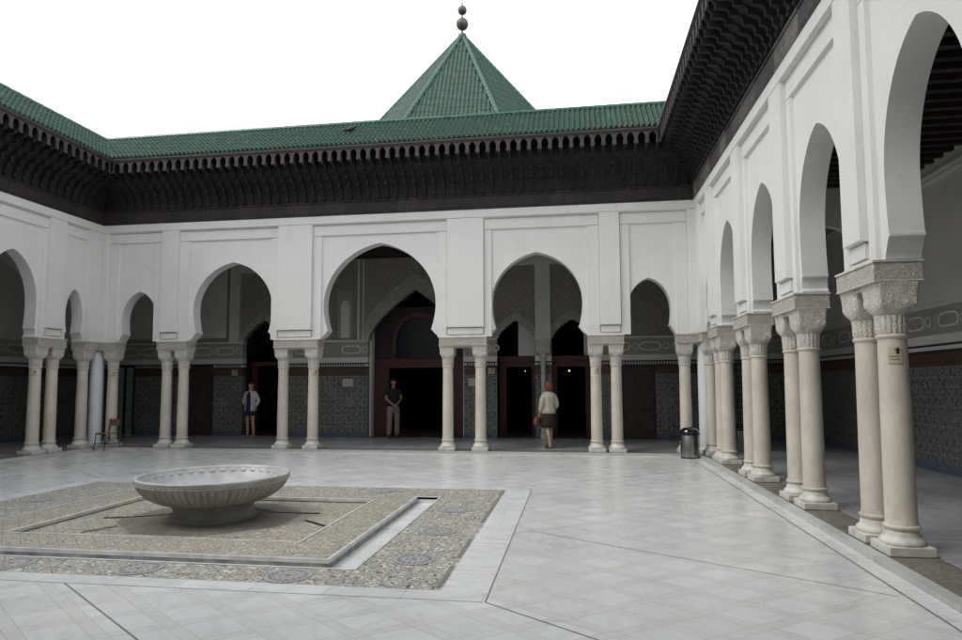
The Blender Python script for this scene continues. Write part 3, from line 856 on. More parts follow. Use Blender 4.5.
# back eave: s from -W..W ; side eaves q from 0..QF
for (f, s0, s1, rot, loc, lab) in (
    (fb, -W, W, 0, (0, 0, ZT), 'green tiled roof on dark carved brackets over the far arcade, below the pyramid'),
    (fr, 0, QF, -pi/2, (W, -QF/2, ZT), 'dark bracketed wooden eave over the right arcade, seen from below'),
    (fl, 0, QF, pi/2, (-W, -QF/2, ZT), 'green tiled roof and dark bracketed eave over the left arcade, receding'),
    (ff, -W, W, pi, (0, -QF, ZT), 'tiled eave over the near arcade')):
    r_ = empty('bracketed_eave', loc); tag(r_, lab, 'roof')
    eave(r_, f, s0, s1, rot, s0 < 0)

# ------------------------------------------------------------------ gallery interiors
def lobed(h, zs, za, n=26, teeth=9, dep=.06):
    """lambrequin arch: pointed arch with hanging teeth; (half width, z)"""
    pr = []; N = teeth*4
    for k in range(N+1):
        t = k/N; x = h*(1-t**1.45); z = zs+(za-zs)*t**.92
        w = abs(math.sin(t*teeth*pi))**.8
        pr.append((max(0, x-dep*w*.75) if k < N else 0, z-(dep*.35*w if k < N else 0)))
    for k in range(1, len(pr)):
        if pr[k][1] <= pr[k-1][1]: pr[k] = (pr[k][0], pr[k-1][1]+.002)
    return pr
LEV = [('skirting', 'skirt', GZ, .20, .012), ('tile_dado', 'zell', .20, 1.89, 0), ('carved_band', 'zellb', 1.89, 2.12, .006), ('dark_line', 'dline', 2.12, 2.17, .012), ('plain_band', 'iplaster', 2.17, 2.24, 0), ('dark_line', 'dline', 2.24, 2.28, .01), ('plain_band', 'iplaster', 2.28, 2.44, 0), ('frieze_panel', 'stucco_frieze', 2.44, 2.92, .012), ('cornice_line', 'iplaster', 2.92, 2.97, .03)]
def dado(root, f, ints, levs=LEV, thick=.2):
    """ints: list of (s0,s1); t=0 is wall face, positive into the gallery"""
    for nm, mt, z0, z1, pr in levs:
        m = MB(f)
        for a, b in ints: m.box(a, b, -thick, pr, z0, z1)
        m.build(nm, M[mt], root, world=True)
def gback(s, t, z): return (s, GD-t, z)
M['trim'] = carved('pale_arch_trim', (.80, .77, .70), 22, 1.0, .55, False)
gw = empty('gallery_wall', (0, GD, 0)); tag(gw, 'rear wall of the far gallery with tiled dado, carved stucco and dark doorways', 'wall')
# openings on the back gallery wall: (x0,x1,ztop)
O = [(-9.95, -9.20, 2.25), (-7.32, -6.50, 2.22), (-5.52, -4.15, 2.97), (-1.48, 1.48, 2.97), (2.46, 3.58, 2.97), (4.06, 5.25, 2.97), (6.02, 6.98, 2.12), (9.14, 9.42, 2.34)]
for nm, mt, z0, z1, pr in LEV:
    m = MB(gback); x = -GX
    for a, b, zt in O:
        if zt >= z1-.02 or zt > (z0+z1)/2:
            m.box(x, a, -.2, pr, z0, z1); x = b
    m.box(x, GX, -.2, pr, z0, z1)
    m.build(nm, M[mt], gw, world=True)
# upper wall: between arches
ARs = [(-5.86, -3.80, -4.835, lobed(.685, 2.97, 3.68, teeth=8)), (-1.75, 1.75, 0, lobed(1.48, 2.97, 4.52, 44, 20, .085)), (2.16, 3.82, 3.02, lobed(.56, 2.97, 3.52, teeth=7)), (3.82, 5.5, 4.655, lobed(.595, 2.97, 3.54, teeth=7))]
m = MB(gback)
x = -GX
for a, b, c, pr in ARs:
    if a > x+.001: m.box(x, a, -.2, 0, 2.97, 5.9)
    mm = MB(gback); mm.arch(a, b, pr, -.2, .0, 5.9, c)
    t_ = bpy.data.meshes.new('t'); mm.bm.to_mesh(t_); mm.bm.free(); m.bm.from_mesh(t_); bpy.data.meshes.remove(t_)
    x = b
m.box(x, GX, -.2, 0, 2.97, 5.9)
m.build('stucco_wall', M['stucco'], gw, world=True)
# arch trims, paler
for a, b, c, pr in ARs:
    big = c == 0
    m = MB(gback)
    w = .46 if big else .22
    zA = pr[-1][1]; h_ = pr[0][0]; N_ = len(pr)-1; W1 = min(h_+w*.5, (b-a)/2-.01)
    out = [(W1*(1-(q_/N_)**1.7), pr[0][1]+(zA+w-pr[0][1])*(q_/N_)**.9) for q_ in range(N_+1)]
    for sgn in (-1, 1):
        for (x0, z0), (x1, z1), (X0, Z0), (X1, Z1) in zip(pr, pr[1:], out, out[1:]):
            m.quad((c+sgn*x0, .03, z0), (c+sgn*x1, .03, z1), (c+sgn*X1, .03, Z1), (c+sgn*X0, .03, Z0))
            m.quad((c+sgn*x0, .03, z0), (c+sgn*x1, .03, z1), (c+sgn*x1, -.2, z1), (c+sgn*x0, -.2, z0))
            m.quad((c+sgn*X0, .03, Z0), (c+sgn*X1, .03, Z1), (c+sgn*X1, -.0, Z1), (c+sgn*X0, -.0, Z0))
    m.build('arch_trim', M['trim'], gw, world=True)

m = MB(gback)
m.box(3.60, 4.04, 0, .10, 2.85, 5.88); m.box(-5.96, -5.64, 0, .10, 2.97, 5.88)
m.box(-1.80, -1.74, 0, .06, 2.97, 5.8); m.box(-1.64, -1.60, 0, .06, 2.97, 5.8); m.box(1.62, 1.68, 0, .06, 2.97, 5.8); m.box(1.78, 1.82, 0, .06, 2.97, 5.8)
m.build('pilaster', M['iplaster'], gw, world=True)
m = MB(gback)
m.box(2.16, 3.60, 0, .05, 5.12, 5.86); m.box(4.04, 5.5, 0, .05, 5.12, 5.86); m.box(-5.64, -4.0, 0, .05, 5.12, 5.86)
m.box(-GX, -6.1, 0, .012, 3.1, 5.86)
m.build('plain_panel', M['iplaster'], gw, world=True)
# slim niche panel left and right of the portal
for c in (-2.2, 2.05):
    m = MB(gback); m.arch(c-.25, c+.25, [(.15, 3.05), (.15, 3.95), (.14, 4.06), (.10, 4.14), (.05, 4.19), (0, 4.22)], .0, .04, 4.5, c)
    m.build('niche_frame', M['stucco_frieze'], gw, world=True)
    m = MB(gback); m.box(c-.15, c+.15, .0, .008, 3.05, 4.2); m.build('niche_panel', M['iplaster'], gw, world=True)
# engaged slim column with capital between the twin arches
m = MB(); m.lathe([(.10, 0), (.10, .1), (.07, .14), (.068, 2.2), (.08, 2.22), (.08, 2.26)], 20)
cc = m.build('slim_column', M['base'], gw, smooth='auto'); cc.location = Vector((3.82, GD-.06, GZ))-Vector(gw.location)
m = MB(); m.lathe([(.075, 2.26), (.09, 2.34), (.14, 2.46)], 20); m.box(-.2, .2, -.13, .13, 2.46, 2.82)
m.build('capital', M['capital'], cc)
# portal: joinery set back
def door_unit(x0, x1, y, zt, root, w=.16, lunette=None, leaf=True, open_=.0):
    m = MB()
    m.box(x0, x0+w, y-.06, y+.08, GZ, zt+w*.6); m.box(x1-w, x1, y-.06, y+.08, GZ, zt+w*.6); m.box(x0+w, x1-w, y-.06, y+.08, zt, zt+w*.6)
    m.box(x0+.02, x0+w-.05, y-.08, y-.06, GZ+.1, zt-.05); m.box(x1-w+.05, x1-.02, y-.08, y-.06, GZ+.1, zt-.05)
    fr_ = m.build('door_frame', M['redwood'], root, world=True)
    return fr_
YD = GD+.55
m = MB()
# jambs of the portal recess
m.box(-1.48, -1.42, GD+.2, YD-.08, GZ, 5.2); m.box(1.42, 1.48, GD+.2, YD-.08, GZ, 5.2)
m.build('portal_jamb', M['iplaster'], gw, world=True)
door_unit(-1.42, 1.42, YD, 2.13, gw, .46)
# lunette screen above the door
m = MB()
m.box(-1.42, -.80, YD-.06, YD+.05, 2.41, 4.0); m.box(.80, 1.42, YD-.06, YD+.05, 2.41, 4.0)
lun = [(.72, 2.62), (.72, 2.95), (.69, 3.15), (.62, 3.32), (.50, 3.48), (.36, 3.59), (.18, 3.66), (0, 3.68)]
m.arch(-.80, .80, [(.72, 2.409)]+lun, YD-.06, YD+.05, 4.0, 0)
m.build('lunette_screen', M['screen'], gw, world=True)
m = MB(); out = [(x_*1.16+.0, 2.62+(z_-2.62)*1.14) for x_, z_ in lun]
for sgn in (-1, 1):
    for (x0, z0), (x1, z1), (X0, Z0), (X1, Z1) in zip(lun, lun[1:], out, out[1:]):
        m.quad((sgn*x0, YD-.10, z0), (sgn*x1, YD-.10, z1), (sgn*X1, YD-.10, Z1), (sgn*X0, YD-.10, Z0))
        m.quad((sgn*X0, YD-.10, Z0), (sgn*X1, YD-.10, Z1), (sgn*X1, YD-.05, Z1), (sgn*X0, YD-.05, Z0))
m.build('lunette_moulding', M['redmould'], gw, world=True)
bx('lunette_glass', -.72, .72, YD+.0, YD+.01, 2.42, 3.68, M['glass'], gw)
# twin doorways and others
YD2 = GD+.62
for x0, x1 in ((2.46, 3.66), (3.98, 5.25)):
    door_unit(x0, x1, YD2, 2.13, gw, .22)
m = MB(); m.box(2.46, 5.25, YD2-.05, YD2+.05, 2.27, 2.45); m.build('transom', M['redwood'], gw, world=True)
m = MB()
m.box(3.04, 3.66, YD2+.02, YD2+.08, 2.46, 4.2); m.box(5.0, 5.25, YD2+.02, YD2+.08, 2.46, 4.2)
m.build('inner_wall', M['iplaster'], gw, world=True)
door_unit(-5.52, -4.15, YD2, 2.24, gw, .20)
# small doors with leaf
for x0, x1, zt, mt in ((-7.32, -6.50, 2.22, 'doorwood'), (6.02, 6.98, 2.12, 'doorwood')):
    m = MB(gback); w = (x1-x0)
    m.box(x0+.002, x1-.002, -.12, -.06, GZ, zt-.002)
    lf = m.build('door', M[mt], gw, world=True)
    m = MB(gback)
    for k in (0, 1):
        for z0, z1 in ((.2, .75), (.85, 1.35), (1.45, 1.98)):
            m.fbox(x0+.06+k*w/2, x0+w/2-.04+k*w/2, -.061, -.042, z0, z1, (.015, .015, .015, .015))
    m.build('door_panel', M[mt], lf).matrix_local = Matrix.Identity(4)
# garden doorway at far left and grille window at far right
m = MB(gback); m.box(-9.95, -9.90, -.1, .03, GZ, 2.25); m.box(-9.25, -9.20, -.1, .03, GZ, 2.25); m.box(-9.90, -9.25, -.1, .03, 2.19, 2.25); m.box(-9.60, -9.56, -.08, .0, GZ, 2.19)
for k in range(7): m.box(-9.90, -9.25, -.07, -.05, .3+k*.28, .315+k*.28)
m.build('glazed_door_frame', M['iron'], gw, world=True)
M['pane'] = simple('tinted_pane', (.5, .6, .5), .02)
M['pane'].node_tree.nodes['Principled BSDF'].inputs['Transmission Weight'].default_value = 1
for q_ in M['pane'].node_tree.nodes['Principled BSDF'].inputs['Base Color'].links[:]: M['pane'].node_tree.links.remove(q_)
M['pane'].node_tree.nodes['Principled BSDF'].inputs['Base Color'].default_value = (.25, .33, .27, 1)
bx('door_glass', -9.90, -9.25, GD+.085, GD+.095, GZ, 2.19, M['pane'], gw)
m = MB(gback)
for k in range(5): m.box(9.16+k*.055, 9.172+k*.055, -.06, -.045, .3, 2.34)
for k in range(12):
    m.box(9.14, 9.42, -.06, -.05, .35+k*.17, .36+k*.17)
m.build('window_grille', M['lip'], gw, world=True)
bx('window_glass', 9.14, 9.42, GD+.10, GD+.12, .30, 2.34, M['glass'], gw)
bx('window_sill', 9.14, 9.42, GD+.0, GD+.15, GZ, .30, M['iplaster'], gw)
# rosettes on the dado
for x, z in ((-2.0, 1.10), (1.86, 1.10), (7.3, 1.1), (-6.15, 1.1), (-3.3, 1.1)):
    m = MB(gback)
    for r0, r1, in ((.0, .03), (.06, .10), (.135, .16)):
        for k in range(24):
            a, b = 2*pi*k/24, 2*pi*(k+1)/24
            m.quad((x+r0*math.cos(a), .004, z+r0*math.sin(a)), (x+r1*math.cos(a), .004, z+r1*math.sin(a)), (x+r1*math.cos(b), .004, z+r1*math.sin(b)), (x+r0*math.cos(b)+1e-5, .004, z+r0*math.sin(b)))
    m.build('rosette', M['medal'], gw, world=True)
# crenel row above the brown band
m = MB(gback); x = -GX
while x < GX:
    if not any(a-.07 < x < b+.02 and zt > 2.2 for a, b, zt in O): m.box(x, x+.04, 0, .008, 2.18, 2.235)
    x += .08
m.build('crenellation', M['dline'], gw, world=True)
# cartouches in the frieze
def cartouche(root, f, ss, z=2.68):
    m = MB(f)
    for s in ss:
        n = 28; P = []; Q = []
        for k in range(n):
            a = 2*pi*k/n
            P.append((s+.30*math.copysign(abs(math.cos(a))**.6, math.cos(a)), z+.13*math.copysign(abs(math.sin(a))**.6, math.sin(a))))
            Q.append((s+.26*math.copysign(abs(math.cos(a))**.6, math.cos(a)), z+.095*math.copysign(abs(math.sin(a))**.6, math.sin(a))))
        for k in range(n):
            j = (k+1) % n
            m.quad((P[k][0], .026, P[k][1]), (P[j][0], .026, P[j][1]), (Q[j][0], .026, Q[j][1]), (Q[k][0], .026, Q[k][1]))
            m.quad((P[k][0], .026, P[k][1]), (P[j][0], .026, P[j][1]), (P[j][0], .01, P[j][1]), (P[k][0], .01, P[k][1]))
            m.quad((Q[k][0], .026, Q[k][1]), (Q[j][0], .026, Q[j][1]), (Q[j][0], .01, Q[j][1]), (Q[k][0], .01, Q[k][1]))
        for k in range(12):
            a, b = 2*pi*k/12, 2*pi*(k+1)/12; c = s+.44
            m.quad((c+.07*math.cos(a), .026, z+.07*math.sin(a)), (c+.10*math.cos(a), .026, z+.10*math.sin(a)), (c+.10*math.cos(b), .026, z+.10*math.sin(b)), (c+.07*math.cos(b), .026, z+.07*math.sin(b)))
    m.build('cartouche', M['iplaster'], root, world=True)
cartouche(gw, gback, [-10.3, -9.4, -8.6, -7.75, -6.85, -6.1, -3.5, -2.0, 2.0, 6.0, 6.85, 7.75, 8.6, 9.6, 10.4])
# side gallery walls
def gside(sg):
    return lambda s, t, z: (sg*(GX-t), -s, z)
for sg, lab in ((1, 'inner wall of the right gallery, plain plaster over a grey tiled dado and brown band'), (-1, 'inner wall of the left gallery with dark tiled dado')):
    f = gside(sg)
    g2 = empty('gallery_wall', (sg*GX, -QF/2, 0)); tag(g2, lab, 'wall')
    dado(g2, f, [(-GD+.0, QF+GD)])
    m = MB(f); m.box(-GD, QF+GD, -.2, 0, 2.97, 5.9); m.build('plaster_wall', M['iplaster'], g2, world=True)
    m = MB(f); m.box(-GD, QF+GD, 0, .07, 5.12, 5.20); m.box(-GD, QF+GD, 0, .10, 5.20, 5.24); m.build('cornice', M['iplaster'], g2, world=True)
    cartouche(g2, f, [k*1.05+.2 for k in range(-3, 17)])
    for q in (1.2, 3.15, 5.0, 6.9, 9.0, 11.2):
        m = MB(f)
        for r0, r1 in ((.0, .03), (.075, .12), (.15, .17)):
            for k in range(28):
                a, b = 2*pi*k/28, 2*pi*(k+1)/28
                m.quad((q+r0*math.cos(a), .004, 1.1+r0*math.sin(a)), (q+r1*math.cos(a), .004, 1.1+r1*math.sin(a)), (q+r1*math.cos(b), .004, 1.1+r1*math.sin(b)), (q+r0*math.cos(b)+1e-5, .004, 1.1+r0*math.sin(b)))
        m.build('rosette', M['medal'], g2, world=True)
    # transverse arch across the gallery behind the small bay
    m = MB(lambda a, b, c: (sg*a, -b, c))
    m.arch(W+.2, GX, [(1.35, 2.98), (1.42, 3.3), (1.40, 3.6), (1.22, 4.05), (.9, 4.42), (.5, 4.66), (0, 4.8)], 1.60, 1.76, 5.7, (W+.2+GX)/2)
    m.build('cross_arch', M['iplaster'], g2, world=True)
g3 = empty('gallery_wall', (0, -QF-GD, 0)); tag(g3, 'wall of the gallery behind the camera', 'wall')
f3 = lambda s, t, z: (s, -QF-GD+t, z)
dado(g3, f3, [(-GX, GX)]); m = MB(f3); m.box(-GX, GX, -.2, 0, 2.97, 5.9); m.build('plaster_wall', M['iplaster'], g3, world=True)
# beamed ceilings
def ceiling(x0, x1, y0, y1, z, along, lab):
    r_ = empty('beamed_ceiling', ((x0+x1)/2, (y0+y1)/2, z)); tag(r_, lab, 'ceiling')
    bx('ceiling_boards', x0, x1, y0, y1, z, z+.08, M['ceil'], r_)
    m = MB()
    if along == 'x':
        k = x0+.1
        while k < x1: m.box(k, k+.10, y0, y1, z-.16, z-.001); k += .30
    else:
        k = y0+.1
        while k < y1: m.box(x0, x1, k, k+.10, z-.16, z-.001); k += .30
    m.build('beams', M['ceil'], r_, world=True)
ceiling(-W-.2, W+.2, .2, GD, 5.6, 'y', 'dark beamed ceiling of the far gallery')
ceiling(W+.2, GX, -QF-GD, GD, 5.6, 'y', 'dark beamed ceiling of the right gallery, behind the nearest arch')
ceiling(-GX, -W-.2, -QF-GD, GD, 5.6, 'y', 'dark beamed ceiling of the left gallery')
ceiling(-W-.2, W+.2, -QF-GD, -QF-.2, 5.72, 'x', 'dark beamed ceiling of the gallery behind the camera')

# ------------------------------------------------------------------ prayer hall with pyramid roof
HY = 11.7
hall = empty('prayer_hall', (0, HY, 0)); tag(hall, 'hall behind the far gallery crowned by a green tiled pyramid roof with ball finial', 'building')
m = MB()
y0h, y1h = GD+.75, 19.5
for q in (((-9, y1h), (9, y1h)), ((-9, y0h), (-9, y1h)), ((9, y0h), (9, y1h))):
    (xa, ya), (xb, yb) = q
    m.quad((xa, ya, 0), (xb, yb, 0), (xb, yb, 6.6), (xa, ya, 6.6))
m.quad((-9, y0h, 6.6), (9, y0h, 6.6), (9, y1h, 6.6), (-9, y1h, 6.6))
m.quad((-9, y0h, 5.92), (9, y0h, 5.92), (9, y0h, 6.6), (-9, y0h, 6.6))
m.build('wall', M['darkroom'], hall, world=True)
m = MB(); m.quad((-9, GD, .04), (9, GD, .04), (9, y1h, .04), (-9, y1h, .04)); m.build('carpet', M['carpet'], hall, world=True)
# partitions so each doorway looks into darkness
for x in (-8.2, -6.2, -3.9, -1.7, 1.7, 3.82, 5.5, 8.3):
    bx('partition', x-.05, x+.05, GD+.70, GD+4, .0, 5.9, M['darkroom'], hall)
APX, RB, ZB = 17.03, 5.25, 10.6
PROT = 4.5
hx = lambda r, k: (r*math.cos(R(k*45+22.5+PROT)), r*math.sin(R(k*45+22.5+PROT)))
m = MB()
n6 = [hx(RB-.5, k) for k in range(8)]
for k in range(8):
    a, b = n6[k], n6[(k+1) % 8]
    m.quad((a[0], HY+a[1], 6.6), (b[0], HY+b[1], 6.6), (b[0], HY+b[1], ZB), (a[0], HY+a[1], ZB))
m.build('drum', M['plaster'], hall, world=True)
bmA = bmesh.new()
ap = RB*math.cos(R(22.5))
for k in range(8):
    a = R(k*45+PROT)
    nrm = Vector((math.cos(a), math.sin(a), 0)); tan = Vector((-math.sin(a), math.cos(a), 0))
    def f(s, t, z, nrm=nrm, tan=tan): v = Vector((0, HY, 0))+nrm*t+tan*s; return (v.x, v.y, z)
    b_ = roof_slope(f, -RB*math.sin(R(22.5)), RB*math.sin(R(22.5)), -.02, .02, ap, ZB, .02, APX, .165, .26)
    t_ = bpy.data.meshes.new('t'); b_.to_mesh(t_); b_.free(); bmA.from_mesh(t_); bpy.data.meshes.remove(t_)
obj('pyramid_roof', bmA, M['tile'], hall, world=True)
m = MB()
for k in range(8):
    c, s = hx(1, k); n = 30
    for j in range(n):
        a, b = j/n, (j+1)/n
        m.tube((RB*(1-a)*c, HY+RB*(1-a)*s, ZB+(APX-ZB)*a+.03), (RB*(1-b)*c, HY+RB*(1-b)*s, ZB+(APX-ZB)*b+.05), .105, 8, .085)
m.build('hip_tile', M['ridge'], hall, world=True)
m = MB()
m.lathe([(.22, -.15), (.18, .05), (.06, .12), (.045, .18), (.045, .34)], 20)
m.lathe([(.002+.27*math.sin(pi*k/14), .54-.27*math.cos(pi*k/14)) for k in range(15)], 24)
m.lathe([(.035, .75), (.035, 1.05)], 12)
m.lathe([(.002+.20*math.sin(pi*k/14), 1.18-.20*math.cos(pi*k/14)) for k in range(15)], 24)
m.lathe([(.03, 1.36), (.03, 1.50), (.002, 1.62)], 12)
fo = m.build('finial', M['finial'], hall, smooth='auto'); fo.location = (0, 0, APX)

# ------------------------------------------------------------------ fountain basin
FZ = SK
ft = empty('fountain_basin', (FX, -FQ, FZ)); tag(ft, 'large round fluted marble fountain basin on a low foot in the sunken mosaic square', 'fountain')
m = MB()
RR = .90; NF = 544
def fl_(r, z, a): return r*(1-.040*(1-abs(math.sin(34*a)))*min(1, max(0, (.475-z)/.03))*min(1, max(0, (z-.205)/.03)))
pts = [(.50, .20), (.56, .212), (.63, .232), (.70, .262), (.76, .298), (.81, .338), (.85, .382), (.875, .42), (.889, .455), (.893, .478)]
m.lathe(pts+[(.84, .490)], NF, rf=fl_, cap=False)
m.lathe([(.50, .20), (.30, .20)], 48, cap=False)
bo = m.build('bowl', M['basin'], ft, smooth='auto')
m = MB()
m.lathe([(.86, .488), (.902, .492), (.908, .50), (.905, .512), (.912, .518), (.915, .532), (.908, .542), (.870, .544), (.860, .536), (.852, .515), (.84, .49), (.78, .40), (.62, .30), (.35, .25), (.002, .24)], 120, cap=False)
m.build('rim', M['rim'], ft, smooth='auto')
m = MB()
def fbead(r, z, a): return r+(.018*abs(math.cos(38*a))-.004)*max(0, 1-abs(z-.478)/.018)
m.lathe([(.875, .455), (.888, .464), (.895, .470), (.898, .478), (.895, .486), (.888, .492), (.875, .50)], 456, rf=fbead, cap=False)
m.build('bead_row', M['rim'], ft, smooth=True)
m = MB()
def fsc(r, z, a): return r-.030*abs(math.cos(19*a))**1.5*max(0, 1-abs(z-.47)/.04)
m.lathe([(.835, .42), (.838, .435), (.840, .45), (.842, .47), (.846, .49), (.850, .505), (.856, .52)], 304, rf=fsc, cap=False)
m.build('inner_scallop', M['rim'], ft, smooth=True)
m = MB()
m.lathe([(.512, 0), (.515, .035), (.505, .052), (.488, .060), (.482, .078), (.472, .095), (.466, .125), (.470, .150), (.484, .160), (.488, .178), (.484, .195), (.470, .204), (.30, .204)], 64)
m.build('foot', M['foot'], ft, smooth='auto')

# ------------------------------------------------------------------ litter bin
b_ = empty('litter_bin', (7.17, -.62, 0)); tag(b_, 'round steel litter bin with black domed lid beside the far right corner column', 'bin')
m = MB(); m.lathe([(.185, .0), (.195, .01), (.195, .49), (.19, .50)], 40); m.build('body', M['steel'], b_, smooth='auto')
m = MB(); m.lathe([(.198, 0.0), (.2, .005), (.2, .028), (.197, .03)], 40); m.build('base_ring', M['blackplastic'], b_, smooth='auto')
m = MB(); m.lathe([(.205, .495), (.215, .505), (.215, .535), (.205, .545), (.195, .548)], 40); m.build('collar', M['blackplastic'], b_, smooth='auto')
m = MB(); m.lathe([(.196*math.cos(k*pi/2/12)+.001, .548+.125*math.sin(k*pi/2/12)) for k in range(13)], 40, rf=None)
lid = m.build('lid', M['chrome'], b_, smooth='auto')
m = MB(); m.box(-.08, .08, -.192, -.12, .56, .62); fl2 = m.build('push_flap', M['blackplastic'], lid); fl2.location = (0, 0, 0); bevel(fl2, .01)

# ------------------------------------------------------------------ chair
ch = empty('chair', (-7.02, -.40, .0), R(-14)); tag(ch, 'small chair with brown plywood back and dark tube legs by the far left corner columns', 'chair')
m = MB(); m.fbox(-.19, .19, -.19, .19, .0, .02, (0, 0, 0, 0)); m.bm.free(); m.bm = bmesh.new()
m.box(-.19, .19, -.18, .20, .405, .425); st_ = m.build('seat', M['chairwood'], ch); bevel(st_, .02, 3)
m = MB(); m.box(-.185, .185, .205, .222, .60, .76); bk = m.build('backrest', M['chairwood'], ch); bevel(bk, .03, 3)
for sx in (-1, 1):
    m = MB(); m.tube((sx*.17, .20, .41), (sx*.19, .25, 0), .011); m.tube((sx*.165, .19, .41), (sx*.16, .225, .74), .011)
    m.build('rear_leg', M['iron'], ch)
    m = MB(); m.tube((sx*.17, -.15, .41), (sx*.19, -.19, 0), .011); m.build('leg', M['iron'], ch)
m = MB()
m.tube((-.18, -.17, .16), (-.18, .22, .16), .008); m.tube((.18, -.17, .16), (.18, .22, .16), .008); m.tube((-.17, -.15, .398), (.17, -.15, .398), .010); m.tube((-.17, .19, .398), (.17, .19, .398), .010)
m.build('stretcher', M['iron'], ch)

# ------------------------------------------------------------------ people
def skinned(name, joints, edges, mat, parent, sub=2, root=None):
    me = bpy.data.meshes.new(name); names = list(joints)
    me.from_pydata([joints[n][0] for n in names], [(names.index(a), names.index(b)) for a, b in edges], [])
    o = bpy.data.objects.new(name, me); COL.objects.link(o); me.materials.append(mat)
    if parent: o.parent = parent
    o.modifiers.new('skin', 'SKIN').use_smooth_shade = True
    sv = me.skin_vertices[0].data
    for i, n in enumerate(names):
        r = joints[n][1]; sv[i].radius = r if isinstance(r, tuple) else (r, r)
        sv[i].use_root = (n == (root or names[0]))
    md = o.modifiers.new('sub', 'SUBSURF'); md.levels = md.render_levels = sub
    return o
def ellipsoid(m, c, r, n=18, k=12, fn=None):
    rings = []
    for i in range(1, k):
        th = pi*i/k; ring = []
        for j in range(n):
            a = 2*pi*j/n; v = Vector((r[0]*math.sin(th)*math.cos(a), r[1]*math.sin(th)*math.sin(a), -r[2]*math.cos(th)))
            if fn: v = fn(v)
            ring.append(m.v(c[0]+v.x, c[1]+v.y, c[2]+v.z))
        rings.append(ring)
    for A, B in zip(rings, rings[1:]):
        for j in range(n): m.bm.faces.new([A[j], A[(j+1) % n], B[(j+1) % n], B[j]])
    m.bm.faces.new(rings[0]); m.bm.faces.new(rings[-1])
def cmat(name, col, r=.85): return simple(name, col, r, var=.12, scale=9)

